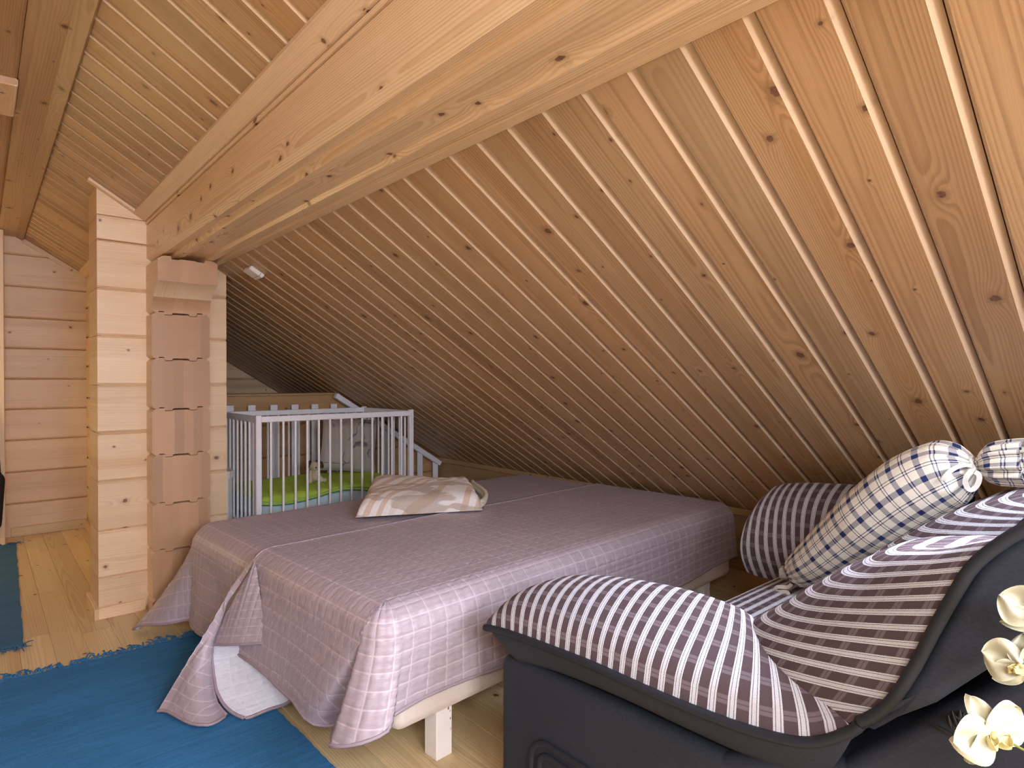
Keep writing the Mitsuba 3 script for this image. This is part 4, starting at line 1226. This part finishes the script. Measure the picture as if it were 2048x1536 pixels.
# white bin squeezed between the log wall and the crib
t = thing('bin', 'tall white open bin between the log wall and the crib', 'bin')
q = []
for (x_, y_) in ((3.93, -1.03), (3.85, -1.14)):
    q.append((x_, y_))
oc = [(4.03, -.95), (3.85, -.95), (3.85, -1.125), (3.885, -1.162), (4.03, -1.172)]
g = sg.Polygon(oc)
body = man(prism(list(g.buffer(-.012).exterior.coords)[:-1], 0, .56, 'z')) - man(prism(list(g.buffer(-.017).exterior.coords)[:-1], .01, .70, 'z'))
mm = body.to_mesh(); part(t, 'body', trimesh.Trimesh(mm.vert_properties[:, :3], mm.tri_verts, process=False), 'white_plastic')
rimm = man(prism(list(g.exterior.coords)[:-1], .56, .600, 'z')) - man(prism(list(g.buffer(-.016).exterior.coords)[:-1], .5, .70, 'z'))
mm = rimm.to_mesh(); part(t, 'rim', trimesh.Trimesh(mm.vert_properties[:, :3], mm.tri_verts, process=False), 'white_plastic')

# small white sensor on the sloping boards
t = thing('sensor', 'small white sensor box on the sloping boards near the pillar', 'sensor')
X3, Y3, Z3 = np.array([1.0, 0, 0]), ALONG, RN
def on_slope(m, x_, y_):
    M_ = np.eye(4); M_[:3, 0], M_[:3, 1], M_[:3, 2], M_[:3, 3] = X3, Y3, Z3, [x_, y_, roof(y_)]
    m = m.copy(); m.apply_transform(M_)
    if m.volume < 0: m.invert()
    return m
part(t, 'case', on_slope(box([-.055, -.038, -.001], [.045, .038, .022], .004), 3.165, -1.046), 'white_plastic')
part(t, 'seam', on_slope(box([-.056, .018, .006], [.046, .0195, .0225], .0), 3.165, -1.046), 'charcoal_piping')

# dark bag hanging at the left edge
t = thing('bag', 'black bag at the left edge in front of the pale board', 'bag')
bm = blob([[((5.45, -.045, .30), .075), ((5.45, -.04, .80), .060)], [((5.45, -.055, .16), .06), ((5.45, -.05, .45), .085)]], .02)
sh = bm.vertices.copy(); sh[:, 0] = 5.47 + (sh[:, 0] - 5.45) * .35; bm.vertices = sh
part(t, 'body', bm, 'black_cloth', smooth=True)
part(t, 'strap', tube(np.array([[5.45, -.04, .80], [5.47, -.05, 1.0], [5.492, -.03, 1.15]]), .008, 6), 'black_cloth', smooth=True)

# ------------------------------------------------------------------ orchid in the near right corner
t = thing('orchid', 'white moth orchid in the lower right corner in front of the sofa', 'orchid')
def petal_mesh(L, W, cup, tip=.0, seed=0):
    u, v = np.meshgrid(np.linspace(0, 1, 20), np.linspace(-1, 1, 15), indexing='ij')
    wd = W * np.sin(np.pi * np.clip(u * .94 + .06, 0, 1)) ** (.62) * (1 - .25 * u * tip)
    X_ = u * L; Y_ = v * wd
    Z_ = -cup * (u ** 2) * L + .22 * W * (v ** 2) * np.sin(np.pi * u) + .004 * np.sin(5 * v + 4 * u + seed)
    return grid(np.stack([X_, Y_, Z_], -1))


def orient(mesh, origin, xd, zd):
    xd = np.array(xd, float) / np.linalg.norm(xd); zd = np.array(zd, float); zd = zd - xd * (zd @ xd); zd /= np.linalg.norm(zd)
    yd = np.cross(zd, xd)
    v_ = np.array(mesh[0]) @ np.array([xd, yd, zd]) + origin
    return (v_, mesh[1])


def flower(c, face, up_, s, seed):
    face = np.array(face, float) / np.linalg.norm(face)
    up_ = np.array(up_, float) - face * (np.array(up_) @ face); up_ /= np.linalg.norm(up_)
    sd = np.cross(up_, face)
    fl_ = part(t, 'flower', join([orient(petal_mesh(.043 * s, .026 * s, .10, seed=seed + i), c + face * .003, math.cos(a) * sd + math.sin(a) * up_, face) for i, a in enumerate((math.radians(12), math.radians(168)))]), 'petal', smooth=60)
    for a in (90, 212, 328):
        part(fl_, 'sepal', orient(petal_mesh(.040 * s, .0165 * s, .15, 1, seed=a), c - face * .001, math.cos(math.radians(a)) * sd + math.sin(math.radians(a)) * up_, face), 'petal', smooth=60)
    lip = [orient(petal_mesh(.020 * s, .010 * s, -.5, 1), c + face * .004, -up_ * .7 + face * .9, up_)]
    for sgn_ in (-1, 1):
        lip.append(orient(petal_mesh(.015 * s, .007 * s, -.3), c + face * .005, sgn_ * sd * .8 + face * .8 - up_ * .1, -up_))
    part(fl_, 'lip', join(lip), 'petal_heart', smooth=60)
    part(fl_, 'column', ball(c + face * .008, .0045 * s, 2), 'petal_heart', smooth=True)


f1, f2, f3 = np.array([.178, -.934, .716]), np.array([.150, -.955, .800]), np.array([.135, -.955, .865])
stem = curve([[.060, -.90, .29], [.066, -.905, .55], [.085, -.925, .72], [.115, -.955, .845], [.125, -.965, .93]], np.linspace(0, 1, 40))
part(t, 'stem', tube(stem, .0028, 8), 'stem_green', smooth=True)
for c_, a_ in ((f1, stem[24]), (f2, stem[30]), (f3, stem[33])):
    part(t, 'stalk', tube(curve([a_, (a_ + c_) / 2 + [0, 0, .006], c_ - np.array([-.2, .9, .3]) * .006], np.linspace(0, 1, 10)), .0014, 6), 'stem_green', smooth=True)
flower(f1, [-.75, .60, .10], [.25, .30, .9], 1.15, 1)
flower(f2, [.15, .95, .25], [.1, -.2, 1], 1.0, 2)
flower(f3, [-.1, .9, .4], [-.2, .2, 1], 1.0, 3)
for k, a in enumerate((.3, 1.9, 3.4, 5.0)):
    part(t, 'leaf', orient(petal_mesh(.20, .038, .35, 1), np.array([.06, -.90, .285]), [math.cos(a), math.sin(a) * .6, .55], [-math.cos(a) * .5, -math.sin(a) * .5, .8]), 'leaf_green', smooth=60)
pot = trimesh.creation.revolve(np.array([[0, 0], [.055, 0], [.075, .27], [.082, .27], [.082, .30], [.07, .30], [.066, .28], [0, .275]]), sections=40)
pot.apply_translation([.06, -.90, 0])
part(t, 'pot', pot, 'terracotta', smooth=40)
